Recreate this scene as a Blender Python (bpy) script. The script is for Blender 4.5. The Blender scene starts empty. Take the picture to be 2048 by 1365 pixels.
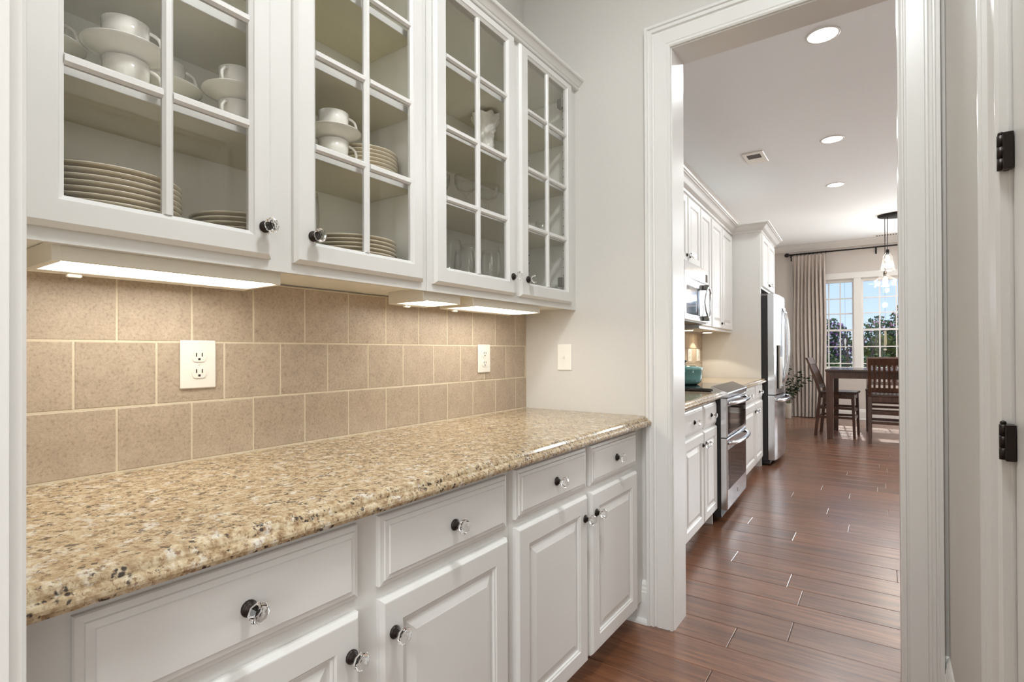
import bpy, bmesh, math, random
from mathutils import Vector, Matrix
random.seed(7)
PI = math.pi
SC = bpy.context.scene
COL = SC.collection

# ------------------------------------------------------------------ camera, sky, sun, lights, exposure
def L(c):                       # sRGB 0-255 -> linear
    r = []
    for v in c:
        v = v / 255.0
        r.append(v / 12.92 if v <= 0.04045 else ((v + 0.055) / 1.055) ** 2.4)
    return (*r, 1.0)

yaw, pitch, roll, FPX, SHY = 0.611377, 0.0049147, -0.0038842, 1060.9, 16.63
fw = Vector((-math.sin(yaw), math.cos(yaw), 0)); rt = Vector((math.cos(yaw), math.sin(yaw), 0)); up = Vector((0, 0, 1))
fw, up = fw * math.cos(pitch) + up * math.sin(pitch), up * math.cos(pitch) - fw * math.sin(pitch)
rt, up = rt * math.cos(roll) + up * math.sin(roll), up * math.cos(roll) - rt * math.sin(roll)
cam = bpy.data.cameras.new('camera')
camo = bpy.data.objects.new('camera', cam); COL.objects.link(camo)
camo.matrix_world = Matrix(((rt.x, up.x, -fw.x, 0), (rt.y, up.y, -fw.y, 0), (rt.z, up.z, -fw.z, 1.2), (0, 0, 0, 1)))
cam.sensor_width = 36.0; cam.lens = FPX / 2048 * 36.0; cam.shift_y = SHY / 2048
cam.clip_start = 0.02; cam.clip_end = 300
SC.camera = camo

SC.view_settings.view_transform = 'Standard'; SC.view_settings.look = 'None'
SC.view_settings.gamma = 1.0; SC.view_settings.use_curve_mapping = False
SC.view_settings.exposure = 0.0
SC.cycles.max_bounces = 12; SC.cycles.diffuse_bounces = 6; SC.cycles.glossy_bounces = 6
SC.cycles.transparent_max_bounces = 24; SC.cycles.transmission_bounces = 10
SC.cycles.sample_clamp_indirect = 6.0; SC.cycles.caustics_reflective = False; SC.cycles.caustics_refractive = False

W = bpy.data.worlds.new('sky'); SC.world = W; W.use_nodes = True
nt = W.node_tree; nt.nodes.clear()
wo = nt.nodes.new('ShaderNodeOutputWorld'); bg = nt.nodes.new('ShaderNodeBackground')
tc = nt.nodes.new('ShaderNodeTexCoord'); sp = nt.nodes.new('ShaderNodeSeparateXYZ'); rp = nt.nodes.new('ShaderNodeValToRGB')
nt.links.new(tc.outputs['Generated'], sp.inputs[0]); nt.links.new(sp.outputs['Z'], rp.inputs[0])
rp.color_ramp.elements[0].position = 0.0; rp.color_ramp.elements[0].color = L((206, 226, 250))
rp.color_ramp.elements[1].position = 0.35; rp.color_ramp.elements[1].color = L((136, 184, 246))
nt.links.new(rp.outputs[0], bg.inputs['Color']); bg.inputs['Strength'].default_value = 1.25
nt.links.new(bg.outputs[0], wo.inputs[0])

def light(name, kind, loc, energy, color=(1, 1, 1), size=0.2, size_y=None, rot=(0, 0, 0), shape=None):
    l = bpy.data.lights.new(name, kind); l.energy = energy; l.color = color
    if kind == 'AREA':
        l.size = size
        if size_y: l.shape = 'RECTANGLE'; l.size_y = size_y
        if shape: l.shape = shape
    o = bpy.data.objects.new(name, l); o.location = loc; o.rotation_euler = rot; COL.objects.link(o)
    return o
CEIL = 3.12
sun = light('sun', 'SUN', (0, 30, 30), 4.0, (1, 0.95, 0.88)); sun.data.angle = 0.01
sun.rotation_euler = Vector((0.07, -0.74, -0.68)).to_track_quat('-Z', 'Y').to_euler()
WARM = (0.945, 0.985, 1.0); DAY = (0.93, 0.975, 1.0)
# ceiling fixture of the pantry, then fill lights added behind the camera and in the kitchen
light('pantry_ceiling_light', 'AREA', (-0.14, 0.85, CEIL - 0.03), 27, WARM, 0.3, shape='DISK')
light('dining_top_fill', 'AREA', (0.3, -1.6, CEIL - 0.03), 40, WARM, 0.8, shape='DISK')  # added overhead fill for the unseen room behind the camera
light('dining_back_fill', 'AREA', (0.9, -3.9, 1.6), 95, DAY, 2.4, 1.9, rot=(PI / 2, 0, 0))  # added fill from behind the camera, in front of a solid wall
light('dining_side_fill', 'AREA', (2.85, -2.0, 1.6), 22, DAY, 1.9, 2.4, rot=(0, PI / 2, 0))  # added fill, aimed through the doorway at the cabinet fronts
light('kitchen_far_fill', 'AREA', (1.75, 10.96, 1.66), 175, DAY, 1.7, 1.5, rot=(-PI / 2, 0, 0))  # unseen area lamp added to brighten the kitchen from the far wall

# ------------------------------------------------------------------ materials
def principled(name):
    m = bpy.data.materials.new(name); m.use_nodes = True
    return m, m.node_tree, m.node_tree.nodes['Principled BSDF']
def noise(nt, scale, detail=3, rough=0.5, coord=None, vec=None):
    n = nt.nodes.new('ShaderNodeTexNoise'); n.inputs['Scale'].default_value = scale
    n.inputs['Detail'].default_value = detail; n.inputs['Roughness'].default_value = rough
    if vec is not None: nt.links.new(vec, n.inputs['Vector'])
    return n
def objcoord(nt, scale=(1, 1, 1), rnd=True):
    tc = nt.nodes.new('ShaderNodeTexCoord'); mp = nt.nodes.new('ShaderNodeMapping'); mp.inputs['Scale'].default_value = scale
    if rnd:
        oi = nt.nodes.new('ShaderNodeObjectInfo'); ml = nt.nodes.new('ShaderNodeMath'); ml.operation = 'MULTIPLY'; ml.inputs[1].default_value = 37.0
        nt.links.new(oi.outputs['Random'], ml.inputs[0])
        cb = nt.nodes.new('ShaderNodeCombineXYZ')
        for i in range(3): nt.links.new(ml.outputs[0], cb.inputs[i])
        nt.links.new(cb.outputs[0], mp.inputs['Location'])
    nt.links.new(tc.outputs['Object'], mp.inputs['Vector'])
    return mp.outputs[0]
def ramp(nt, fac, stops):
    r = nt.nodes.new('ShaderNodeValToRGB'); e = r.color_ramp.elements
    while len(e) < len(stops): e.new(0.5)
    for i, (p, c) in enumerate(stops): e[i].position = p; e[i].color = c
    nt.links.new(fac, r.inputs[0]); return r.outputs[0]
def mixc(nt, fac, a, b, mode='MIX'):
    m = nt.nodes.new('ShaderNodeMix'); m.data_type = 'RGBA'; m.blend_type = mode
    for s, v in ((m.inputs[0], fac), (m.inputs[6], a), (m.inputs[7], b)):
        if hasattr(v, 'is_linked'): nt.links.new(v, s)
        else: s.default_value = v
    return m.outputs[2]
def bump(nt, b, h, strength=0.1, dist=0.002):
    n = nt.nodes.new('ShaderNodeBump'); n.inputs['Strength'].default_value = strength; n.inputs['Distance'].default_value = dist
    nt.links.new(h, n.inputs['Height']); nt.links.new(n.outputs[0], b.inputs['Normal'])
def plain(name, c, rough=0.4, metal=0.0, spec=0.5, nscale=0, namt=0.03, coat=0, bmp=0):
    m, nt, b = principled(name)
    b.inputs['Roughness'].default_value = rough; b.inputs['Metallic'].default_value = metal
    b.inputs['Specular IOR Level'].default_value = spec; b.inputs['Coat Weight'].default_value = coat
    col = L(c)
    if nscale:
        v = objcoord(nt); n = noise(nt, nscale, vec=v)
        d = tuple(max(0, x * (1 - namt * 2)) for x in col[:3]) + (1,)
        nt.links.new(ramp(nt, n.outputs['Fac'], [(0.3, d), (0.7, col)]), b.inputs['Base Color'])
        if bmp: bump(nt, b, n.outputs['Fac'], bmp)
    else: b.inputs['Base Color'].default_value = col
    return m
M = {}
M['cab'] = plain('cabinet_white_paint', (222, 221, 218), 0.32, nscale=4, namt=0.012)
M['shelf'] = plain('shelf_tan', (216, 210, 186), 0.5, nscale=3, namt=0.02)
M['cabin'] = plain('cabinet_interior', (240, 239, 232), 0.45, nscale=3, namt=0.02)
M['trim'] = plain('trim_white_paint', (228, 227, 224), 0.3, nscale=3, namt=0.01)
M['wall'] = plain('greige_wall_paint', (212, 209, 204), 0.75, nscale=60, namt=0.008, bmp=0.02)
M['ceil'] = plain('ceiling_paint', (240, 244, 246), 0.85, nscale=40, namt=0.008)
M['kwall'] = plain('kitchen_wall_paint', (206, 200, 194), 0.75, nscale=60, namt=0.008)
M['grout'] = plain('cream_grout', (222, 211, 188), 0.85, nscale=150, namt=0.04, bmp=0.2)
M['steel'] = plain('stainless_steel', (216, 218, 221), 0.2, 1.0, nscale=0)
M['chrome'] = plain('polished_steel', (215, 217, 220), 0.12, 1.0)
M['black'] = plain('black_enamel', (34, 33, 33), 0.45)
M['blackglass'] = plain('black_glass', (12, 13, 18), 0.04, spec=0.9)
M['mirrorglass'] = plain('mirrored_dark_glass', (170, 176, 186), 0.06, 1.0)
M['bronze'] = plain('oil_rubbed_bronze', (44, 36, 32), 0.4, 0.6)
M['blackmetal'] = plain('black_rod_metal', (28, 25, 25), 0.45, 0.4)
M['china'] = plain('white_china', (244, 241, 234), 0.12, coat=0.3)
M['cream'] = plain('cream_china', (230, 220, 200), 0.14, coat=0.3)
M['plastic'] = plain('white_plastic', (240, 237, 230), 0.3)
M['slot'] = plain('dark_slot', (40, 34, 30), 0.7)
M['teal'] = plain('teal_enamel', (122, 170, 164), 0.15, coat=0.4, nscale=5, namt=0.05)
M['greyhinge'] = plain('nickel_hinge', (128, 126, 120), 0.35, 0.7)
M['vent'] = plain('vent_grey', (118, 114, 112), 0.7)
M['recess'] = plain('dispenser_grey', (176, 170, 160), 0.35)
M['soil'] = plain('potting_soil', (60, 45, 35), 0.95, nscale=80, namt=0.2)
M['pot'] = plain('stoneware_pot', (196, 188, 176), 0.6, nscale=20, namt=0.05)
M['fixture'] = plain('fixture_white_enamel', (222, 217, 204), 0.4)
M['grass'] = plain('lawn', (86, 110, 58), 0.95, nscale=3, namt=0.2)
M['darkwoodtop'] = None
def emis(name, c, s):
    m = bpy.data.materials.new(name); m.use_nodes = True; nt = m.node_tree; nt.nodes.clear()
    o = nt.nodes.new('ShaderNodeOutputMaterial'); e = nt.nodes.new('ShaderNodeEmission')
    e.inputs[0].default_value = L(c); e.inputs[1].default_value = s; nt.links.new(e.outputs[0], o.inputs[0]); return m
M['tube'] = emis('lit_tube', (255, 248, 235), 11)
M['can'] = emis('lit_can_lens', (255, 246, 232), 14.0)
M['puck'] = emis('lit_puck', (255, 236, 200), 30.0)
M['bulb'] = emis('lit_bulb', (255, 236, 210), 8.0)
def thin_glass(name, tint=(1, 1, 1, 1), ior=1.5, boost=1.0, edge=0.0, rough=0.0, power=4.5):
    m = bpy.data.materials.new(name); m.use_nodes = True; nt = m.node_tree; nt.nodes.clear()
    o = nt.nodes.new('ShaderNodeOutputMaterial'); t = nt.nodes.new('ShaderNodeBsdfTransparent'); g = nt.nodes.new('ShaderNodeBsdfGlossy')
    f = nt.nodes.new('ShaderNodeLayerWeight'); f.inputs[0].default_value = .5; pw = nt.nodes.new('ShaderNodeMath'); pw.operation = 'POWER'; pw.inputs[1].default_value = power; nt.links.new(f.outputs['Facing'], pw.inputs[0]); mx = nt.nodes.new('ShaderNodeMixShader')
    t.inputs[0].default_value = tint; g.inputs['Roughness'].default_value = rough
    ml = nt.nodes.new('ShaderNodeMath'); ml.operation = 'MULTIPLY_ADD'; ml.inputs[1].default_value = boost; ml.inputs[2].default_value = edge; ml.use_clamp = True
    nt.links.new(pw.outputs[0], ml.inputs[0]); nt.links.new(ml.outputs[0], mx.inputs[0])
    nt.links.new(t.outputs[0], mx.inputs[1]); nt.links.new(g.outputs[0], mx.inputs[2]); nt.links.new(mx.outputs[0], o.inputs[0]); return m
M['pane'] = thin_glass('window_glass', (0.99, 0.99, 0.985, 1), 1.45, 0.9, 0.028)
m, nt, b = principled('shade_glass'); nt.nodes.remove(b)
o = nt.nodes['Material Output']; t1 = nt.nodes.new('ShaderNodeBsdfTransparent'); t2 = nt.nodes.new('ShaderNodeBsdfTranslucent'); t3 = nt.nodes.new('ShaderNodeBsdfGlossy'); t3.inputs['Roughness'].default_value = .03
lw = nt.nodes.new('ShaderNodeLayerWeight'); lw.inputs[0].default_value = .35; ma = nt.nodes.new('ShaderNodeMath'); ma.operation = 'MULTIPLY_ADD'; ma.inputs[1].default_value = .05; ma.inputs[2].default_value = .004
nt.links.new(lw.outputs['Facing'], ma.inputs[0]); x1 = nt.nodes.new('ShaderNodeMixShader'); x2 = nt.nodes.new('ShaderNodeMixShader'); x2.inputs[0].default_value = .06
nt.links.new(ma.outputs[0], x1.inputs[0]); nt.links.new(t1.outputs[0], x1.inputs[1]); nt.links.new(t2.outputs[0], x1.inputs[2])
nt.links.new(x1.outputs[0], x2.inputs[1]); nt.links.new(t3.outputs[0], x2.inputs[2]); nt.links.new(x2.outputs[0], o.inputs[0]); M['shade'] = m
M['outpane'] = thin_glass('outer_window_glass', (0.995, 0.995, 0.995, 1), 1.45, 0.5, 0.006)
M['stemware'] = thin_glass('stemware_glass', (0.98, 0.985, 0.98, 1), 1.5, 1.0, 0.04, 0.04, 2.6)
m, nt, b = principled('crystal'); b.inputs['Transmission Weight'].default_value = 1.0; b.inputs['Roughness'].default_value = 0.02
b.inputs['IOR'].default_value = 1.38; b.inputs['Base Color'].default_value = (1, 1, 1, 1); M['crystal'] = m

# beige ceramic tile
m, nt, b = principled('beige_ceramic_tile')
v = objcoord(nt); oi = nt.nodes.new('ShaderNodeObjectInfo')
n1 = noise(nt, 20, 6, 0.68, vec=v); n2 = noise(nt, 140, 4, 0.7, vec=v); n3 = noise(nt, 330, 2, 0.5, vec=v)
c1 = ramp(nt, n1.outputs['Fac'], [(0.3, L((168, 154, 139))), (0.55, L((191, 177, 159))), (0.75, L((208, 197, 180)))])
c2 = ramp(nt, n2.outputs['Fac'], [(0.30, L((128, 106, 87))), (0.44, L((182, 166, 148))), (0.7, L((210, 196, 176)))])
c3 = mixc(nt, 0.5, c1, c2)
sp3 = ramp(nt, n3.outputs['Fac'], [(0.28, (0.45, 0.34, 0.24, 1)), (0.38, (1, 1, 1, 1))])
c4 = mixc(nt, 0.35, c3, sp3, 'MULTIPLY')
rv = ramp(nt, oi.outputs['Random'], [(0, (0.93, 0.91, 0.89, 1)), (1, (1.02, 1.0, 0.98, 1))])
nt.links.new(mixc(nt, 1.0, c4, rv, 'MULTIPLY'), b.inputs['Base Color'])
b.inputs['Roughness'].default_value = 0.42; bump(nt, b, n2.outputs['Fac'], 0.12, 0.001); M['tile'] = m

# granite
m, nt, b = principled('speckled_granite')
v = objcoord(nt, (1, 1, 1), False)
n0 = noise(nt, 34, 5, 0.65, vec=v); n1 = noise(nt, 62, 6, 0.72, vec=v); n2 = noise(nt, 120, 5, 0.68, vec=v); n4 = noise(nt, 44, 6, 0.68, vec=v)
n4.noise_dimensions = '3D'
base = ramp(nt, n1.outputs['Fac'], [(0.30, L((122, 98, 74))), (0.43, L((166, 142, 110))), (0.55, L((192, 174, 143))), (0.72, L((214, 205, 187)))])
b2 = mixc(nt, ramp(nt, n0.outputs['Fac'], [(0.56, (0, 0, 0, 1)), (0.64, (0.7, 0.7, 0.7, 1))]), base, L((214, 210, 200)))
br = ramp(nt, n2.outputs['Fac'], [(0.55, (0, 0, 0, 1)), (0.61, (0.8, 0.8, 0.8, 1))])
b3 = mixc(nt, br, b2, L((124, 94, 68)))
vo = nt.nodes.new('ShaderNodeTexVoronoi'); vo.inputs['Scale'].default_value = 120; nt.links.new(v, vo.inputs['Vector'])
dk = ramp(nt, n4.outputs['Fac'], [(0.53, (0, 0, 0, 1)), (0.585, (0.95, 0.95, 0.95, 1))])
dk2 = ramp(nt, vo.outputs['Distance'], [(0.40, (1, 1, 1, 1)), (0.6, (0, 0, 0, 1))])
b4 = mixc(nt, mixc(nt, 1.0, dk, dk2, 'MULTIPLY'), b3, L((52, 44, 42)))
nt.links.new(b4, b.inputs['Base Color']); b.inputs['Roughness'].default_value = 0.12; M['granite'] = m

# wood floor plank
def wood(name, dark, mid, light_, rough, axis, sc=1.0, vary=True, coat=0.0, spec=0.5):
    m, nt, b = principled(name)
    s = [14 * sc, 14 * sc, 14 * sc]; s[axis] = 0.9 * sc
    v = objcoord(nt, tuple(s)); n1 = noise(nt, 2.2, 6, 0.62, vec=v); n2 = noise(nt, 9, 4, 0.6, vec=v)
    c = ramp(nt, n1.outputs['Fac'], [(0.28, L(dark)), (0.5, L(mid)), (0.72, L(light_))])
    c = mixc(nt, 0.35, c, ramp(nt, n2.outputs['Fac'], [(0.3, L(dark)), (0.7, L(light_))]))
    if vary:
        oi = nt.nodes.new('ShaderNodeObjectInfo')
        c = mixc(nt, 1.0, c, ramp(nt, oi.outputs['Random'], [(0, (0.72, 0.70, 0.70, 1)), (1, (1.1, 1.06, 1.03, 1))]), 'MULTIPLY')
    nt.links.new(c, b.inputs['Base Color']); b.inputs['Roughness'].default_value = rough
    b.inputs['Coat Weight'].default_value = coat; b.inputs['Coat Roughness'].default_value = 0.24; b.inputs['Specular IOR Level'].default_value = spec
    bump(nt, b, n2.outputs['Fac'], 0.08, 0.001); return m
M['plank'] = wood('brown_floor_plank', (60, 35, 22), (112, 70, 46), (156, 108, 76), 0.34, 0, coat=0.6, spec=0.7)
M['subfloor'] = plain('subfloor', (150, 112, 84), 0.6)
M['walnut'] = wood('dark_stained_wood', (46, 30, 22), (74, 48, 36), (98, 66, 50), 0.3, 2, vary=False)
M['tabletop'] = wood('dark_table_top', (42, 28, 22), (66, 44, 34), (88, 60, 46), 0.2, 0, vary=False)
# curtain, leaves
M['curtain'] = plain('taupe_curtain_cloth', (192, 182, 174), 0.9, nscale=300, namt=0.03, bmp=0.1)
def leafmat(name, c1, c2, trans=0.3):
    m, nt, b = principled(name); v = objcoord(nt, rnd=False); n = noise(nt, 6, 2, vec=v)
    nt.links.new(ramp(nt, n.outputs['Fac'], [(0.35, L(c1)), (0.65, L(c2))]), b.inputs['Base Color'])
    b.inputs['Roughness'].default_value = 0.5
    tr = nt.nodes.new('ShaderNodeBsdfTranslucent'); mx = nt.nodes.new('ShaderNodeMixShader'); mx.inputs[0].default_value = .45
    nt.links.new(ramp(nt, n.outputs['Fac'], [(0.35, L(c1)), (0.65, L(c2))]), tr.inputs[0])
    nt.links.new(b.outputs[0], mx.inputs[1]); nt.links.new(tr.outputs[0], mx.inputs[2]); nt.links.new(mx.outputs[0], nt.nodes['Material Output'].inputs[0]); return m
M['leafdark'] = leafmat('dark_green_leaf', (62, 82, 52), (122, 138, 92))
M['leaflight'] = leafmat('olive_leaf', (70, 84, 40), (140, 140, 70))
M['flower'] = leafmat('purple_blossom', (196, 120, 196), (232, 186, 226))
M['pinkflower'] = leafmat('pink_blossom', (200, 124, 150), (232, 190, 200))
M['houseleaf'] = leafmat('houseplant_leaf', (36, 50, 36), (70, 90, 66))
M['bark'] = plain('bark', (110, 92, 76), 0.9, nscale=20, namt=0.15)
M['fencewood'] = plain('weathered_wood', (128, 100, 78), 0.8, nscale=15, namt=0.1)
M['chime'] = plain('cream_feather', (226, 208, 168), 0.6)

# ------------------------------------------------------------------ mesh helpers
PHI = 0.036; KO = Vector((-0.868, 2.425, 0)); KR = Matrix.Rotation(PHI, 3, 'Z')
CEN = {}
def place(o, c, frame):
    c = Vector(c)
    if frame == 'K': o.location = KO + KR @ c; o.rotation_euler = (0, 0, PHI)
    else: o.location = c
class MB:
    def __init__(s): s.v = []; s.f = []; s.sm = []
    def add(s, vs, fs, smooth=False):
        b = len(s.v); s.v += [tuple(p) for p in vs]
        for f in fs: s.f.append([b + i for i in f]); s.sm.append(smooth)
        return s
    def box(s, x0, x1, y0, y1, z0, z1, c=0.0):
        X, Y, Z = sorted((x0, x1)), sorted((y0, y1)), sorted((z0, z1))
        if c <= 0:
            vs = [(X[i], Y[j], Z[k]) for i in (0, 1) for j in (0, 1) for k in (0, 1)]
            return s.add(vs, [(0, 1, 3, 2), (4, 6, 7, 5), (0, 4, 5, 1), (2, 3, 7, 6), (0, 2, 6, 4), (1, 5, 7, 3)])
        c = min(c, (X[1] - X[0]) * .45, (Y[1] - Y[0]) * .45, (Z[1] - Z[0]) * .45)
        vs = []; ix = {}
        for i in (0, 1):
            for j in (0, 1):
                for k in (0, 1):
                    for a in range(3):
                        p = [X[i], Y[j], Z[k]]
                        for b_, (arr, t) in enumerate(((X, i), (Y, j), (Z, k))):
                            if b_ != a: p[b_] = arr[t] + (c if t == 0 else -c)
                        ix[i, j, k, a] = len(vs); vs.append(p)
        fs = []
        for a in range(3):
            o1, o2 = [q for q in range(3) if q != a]
            for t in (0, 1):
                quad = []
                for (p, q) in ((0, 0), (0, 1), (1, 1), (1, 0)):
                    idx = [0, 0, 0]; idx[a] = t; idx[o1] = p; idx[o2] = q; quad.append(ix[(*idx, a)])
                fs.append(quad)
            for p in (0, 1):
                for q in (0, 1):
                    i0 = [0, 0, 0]; i0[o1] = p; i0[o2] = q; i1 = list(i0); i1[a] = 1
                    fs.append([ix[(*i0, o1)], ix[(*i1, o1)], ix[(*i1, o2)], ix[(*i0, o2)]])
        for i in (0, 1):
            for j in (0, 1):
                for k in (0, 1): fs.append([ix[i, j, k, 0], ix[i, j, k, 1], ix[i, j, k, 2]])
        return s.add(vs, fs)
    def rings(s, rs, cap0=False, cap1=False, closed=False):
        """rs: (y0,y1,z0,z1,x) rectangles in planes of constant x"""
        vs = []; fs = []
        for (y0, y1, z0, z1, x) in rs: vs += [(x, y0, z0), (x, y1, z0), (x, y1, z1), (x, y0, z1)]
        n = len(rs)
        for i in range(n if closed else n - 1):
            a, b = i * 4, ((i + 1) % n) * 4
            for j in range(4): fs.append((a + j, a + (j + 1) % 4, b + (j + 1) % 4, b + j))
        if cap0: fs.append((0, 1, 2, 3))
        if cap1: fs.append(tuple(range((n - 1) * 4, n * 4)))
        return s.add(vs, fs)
    def lathe(s, prof, c=(0, 0, 0), axis='z', n=20, smooth=True, flip=1, sx=1.0):
        vs = []; fs = []
        for (r, h) in prof:
            for i in range(n):
                a = 2 * PI * i / n; u, w = r * math.cos(a), r * math.sin(a); h_ = h * flip
                p = {'z': (u * sx, w, h_), 'x': (h_, u, w), 'y': (u, h_, w)}[axis]
                vs.append((c[0] + p[0], c[1] + p[1], c[2] + p[2]))
        m_ = len(prof)
        for k in range(m_ - 1):
            for i in range(n): fs.append((k * n + i, k * n + (i + 1) % n, (k + 1) * n + (i + 1) % n, (k + 1) * n + i))
        if prof[0][0] > 1e-5: fs.append(tuple(range(n)))
        if prof[-1][0] > 1e-5: fs.append(tuple(range((m_ - 1) * n, m_ * n)))
        return s.add(vs, fs, smooth)
    def tube(s, pts, r, n=8, smooth=True, rs=None, flat=1.0):
        pts = [Vector(p) for p in pts]; vs = []; fs = []
        for i, p in enumerate(pts):
            d = (pts[min(i + 1, len(pts) - 1)] - pts[max(i - 1, 0)]).normalized()
            a = Vector((0, 0, 1)) if abs(d.z) < 0.9 else Vector((1, 0, 0))
            e1 = d.cross(a).normalized(); e2 = d.cross(e1).normalized(); rr = rs[i] if rs else r
            for k in range(n):
                t = 2 * PI * k / n; vs.append(p + e1 * rr * math.cos(t) + e2 * rr * math.sin(t) * flat)
        for i in range(len(pts) - 1):
            for k in range(n): fs.append((i * n + k, i * n + (k + 1) % n, (i + 1) * n + (k + 1) % n, (i + 1) * n + k))
        fs.append(tuple(range(n))); fs.append(tuple(range((len(pts) - 1) * n, len(pts) * n)))
        return s.add(vs, fs, smooth)
    def sweep(s, rows, caps=True, smooth=False):
        """rows[i][j]: profile point i at path station j; profile closed"""
        n, m_ = len(rows), len(rows[0]); vs = [p for r in rows for p in r]; fs = []
        for i in range(n):
            k = (i + 1) % n
            for j in range(m_ - 1): fs.append((i * m_ + j, i * m_ + j + 1, k * m_ + j + 1, k * m_ + j))
        if caps: fs.append(tuple(i * m_ for i in range(n))); fs.append(tuple(i * m_ + m_ - 1 for i in range(n)))
        return s.add(vs, fs, smooth)
    def prism(s, prof, a, b, axis='y'):
        """prof (p,q): for axis y -> (x,z); x -> (y,z); z -> (x,y)"""
        f = {'y': lambda p, q, t: (p, t, q), 'x': lambda p, q, t: (t, p, q), 'z': lambda p, q, t: (p, q, t)}[axis]
        return s.sweep([[f(p, q, a), f(p, q, b)] for (p, q) in prof])
    def build(s, name, mat, parent=None, frame='P', **props):
        me = bpy.data.meshes.new(name)
        lo = [min(v[i] for v in s.v) for i in range(3)]; hi = [max(v[i] for v in s.v) for i in range(3)]
        c = Vector([(lo[i] + hi[i]) / 2 for i in range(3)])
        if parent is None: c.z = lo[2]
        me.from_pydata([(v[0] - c.x, v[1] - c.y, v[2] - c.z) for v in s.v], [], s.f)
        me.polygons.foreach_set('use_smooth', s.sm)
        if len(s.f) < 30000:
            bm = bmesh.new(); bm.from_mesh(me); bmesh.ops.recalc_face_normals(bm, faces=bm.faces); bm.to_mesh(me); bm.free()
        me.materials.append(M[mat] if isinstance(mat, str) else mat)
        o = bpy.data.objects.new(name, me); COL.objects.link(o); CEN[o.name] = c
        if parent is not None: o.parent = parent; o.location = c - CEN[parent.name]
        else: place(o, c, frame)
        for k, v in props.items(): o[k] = v
        return o
def thing(name, label, cat, base, frame='P', group=None):
    o = bpy.data.objects.new(name, None); COL.objects.link(o); CEN[o.name] = Vector(base); place(o, base, frame)
    o.empty_display_size = 0.1; o['label'] = label; o['category'] = cat
    if group: o['group'] = group
    return o
def tag(o, label, cat, group=None):
    o['label'] = label; o['category'] = cat
    if group: o['group'] = group
    return o
def struct(name, base=(0, 0, 0), frame='P'):
    o = bpy.data.objects.new(name, None); COL.objects.link(o); CEN[o.name] = Vector(base); place(o, base, frame); o['kind'] = 'structure'; return o
def S(mb, name, mat, frame='P'): return mb.build(name, mat, None, frame, kind='structure')
def dup(o, parent=None):
    c = o.copy(); COL.objects.link(c); CEN[c.name] = CEN.get(o.name, Vector((0, 0, 0)))
    if parent is not None: c.parent = parent
    for ch in o.children: dup(ch, c)
    return c
# ------------------------------------------------------------------ the shell
XL, YE, YK, YF, XR = -1.511, 2.27, 2.425, 11.0, 0.172     # pantry back wall, end wall, kitchen face of it, far wall, pantry right wall
KX = 3.0                                                  # kitchen right wall
OX0, OX1, OZ = -0.742, 0.044, 2.508                       # doorway
fl = S(MB().box(-3.2, KX + .1, -4.1, YF + .1, -0.06, -0.012), 'floor', 'subfloor')
S(MB().box(-3.2, KX + .1, -4.1, YF + .1, CEIL, CEIL + 0.1), 'ceiling', 'ceil')
# floor planks, boards run across the room
PW = 0.1887; pm = {}
def plank(x0, x1, y0):
    ln = round(x1 - x0, 3)
    if ln not in pm:
        g = 0.0012; mb = MB(); hx, hy = ln / 2, PW / 2
        vs = []
        for (dx, dy, z) in ((g, g, -0.012), (g, g, -0.0016), (0.003, 0.003, 0.0)):
            vs += [(-hx + dx, -hy + dy, z), (hx - dx, -hy + dy, z), (hx - dx, hy - dy, z), (-hx + dx, hy - dy, z)]
        fs = [(a + j, a + (j + 1) % 4, a + 4 + (j + 1) % 4, a + 4 + j) for a in (0, 4) for j in range(4)] + [(8, 9, 10, 11)]
        me = bpy.data.meshes.new('plank'); me.from_pydata(vs, [], fs); me.materials.append(M['plank']); pm[ln] = me
    o = bpy.data.objects.new('plank', pm[ln]); COL.objects.link(o); o.parent = fl
    o.location = Vector(((x0 + x1) / 2, y0 + PW / 2, 0)) - CEN['floor']
fixed = {0: -.41, 1: -.72, 4: -.48, 5: -.78, 10: -.63, 3: -1.02, 2: 0.05, 6: -.20, 7: -.98, 8: -.35, 9: .02, 12: -.45, 13: -.05, 15: -.70, 16: -.3}
ri = random.Random(3)
for k in range(-17, 42):
    y0 = 3.012 + k * PW
    if y0 + PW > YF: break
    x0, x1 = (-1.5, KX) if y0 > YE - .02 else (-1.0, XR - .002)
    if y0 < YE < y0 + PW: x0, x1 = (-1.5, KX)
    j = fixed.get(k, -1.1 + ri.random() * 1.2)
    xs = [j + n * 1.22 for n in range(-3, 5)]
    xs = [x0] + [x for x in xs if x0 + .08 < x < x1 - .08] + [x1]
    for a, b_ in zip(xs, xs[1:]): plank(a, b_, y0)

# walls
S(MB().box(XL - .1, XL, -0.05, YE, 0, CEIL), 'wall_left', 'wall')
we = MB().box(-1.62, OX0 - .018, YE, YK, 0, CEIL).box(OX1 + .018, KX, YE, YK, 0, CEIL).box(OX0 - .018, OX1 + .018, YE, YK, OZ + .018, CEIL)
S(we, 'wall_end', 'wall')
NY0, NY1 = 0.03, 0.150
wn = MB().box(-3.2, OX0 - .018, NY0, NY1, 0, CEIL).box(OX1 + .018, 3.0, NY0, NY1, 0, CEIL).box(OX0 - .018, OX1 + .018, NY0, NY1, OZ + .018, CEIL)
S(wn, 'wall_near', 'wall')
DY0, DY1, DZ = 0.43, 1.185, 2.10     # closed door in the right wall
wr = MB().box(XR, XR + .12, NY1, DY0 - .02, 0, CEIL).box(XR, XR + .12, DY1 + .02, YE, 0, CEIL).box(XR, XR + .12, DY0 - .02, DY1 + .02, DZ + .02, CEIL)
S(wr, 'wall_right', 'wall')
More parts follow.
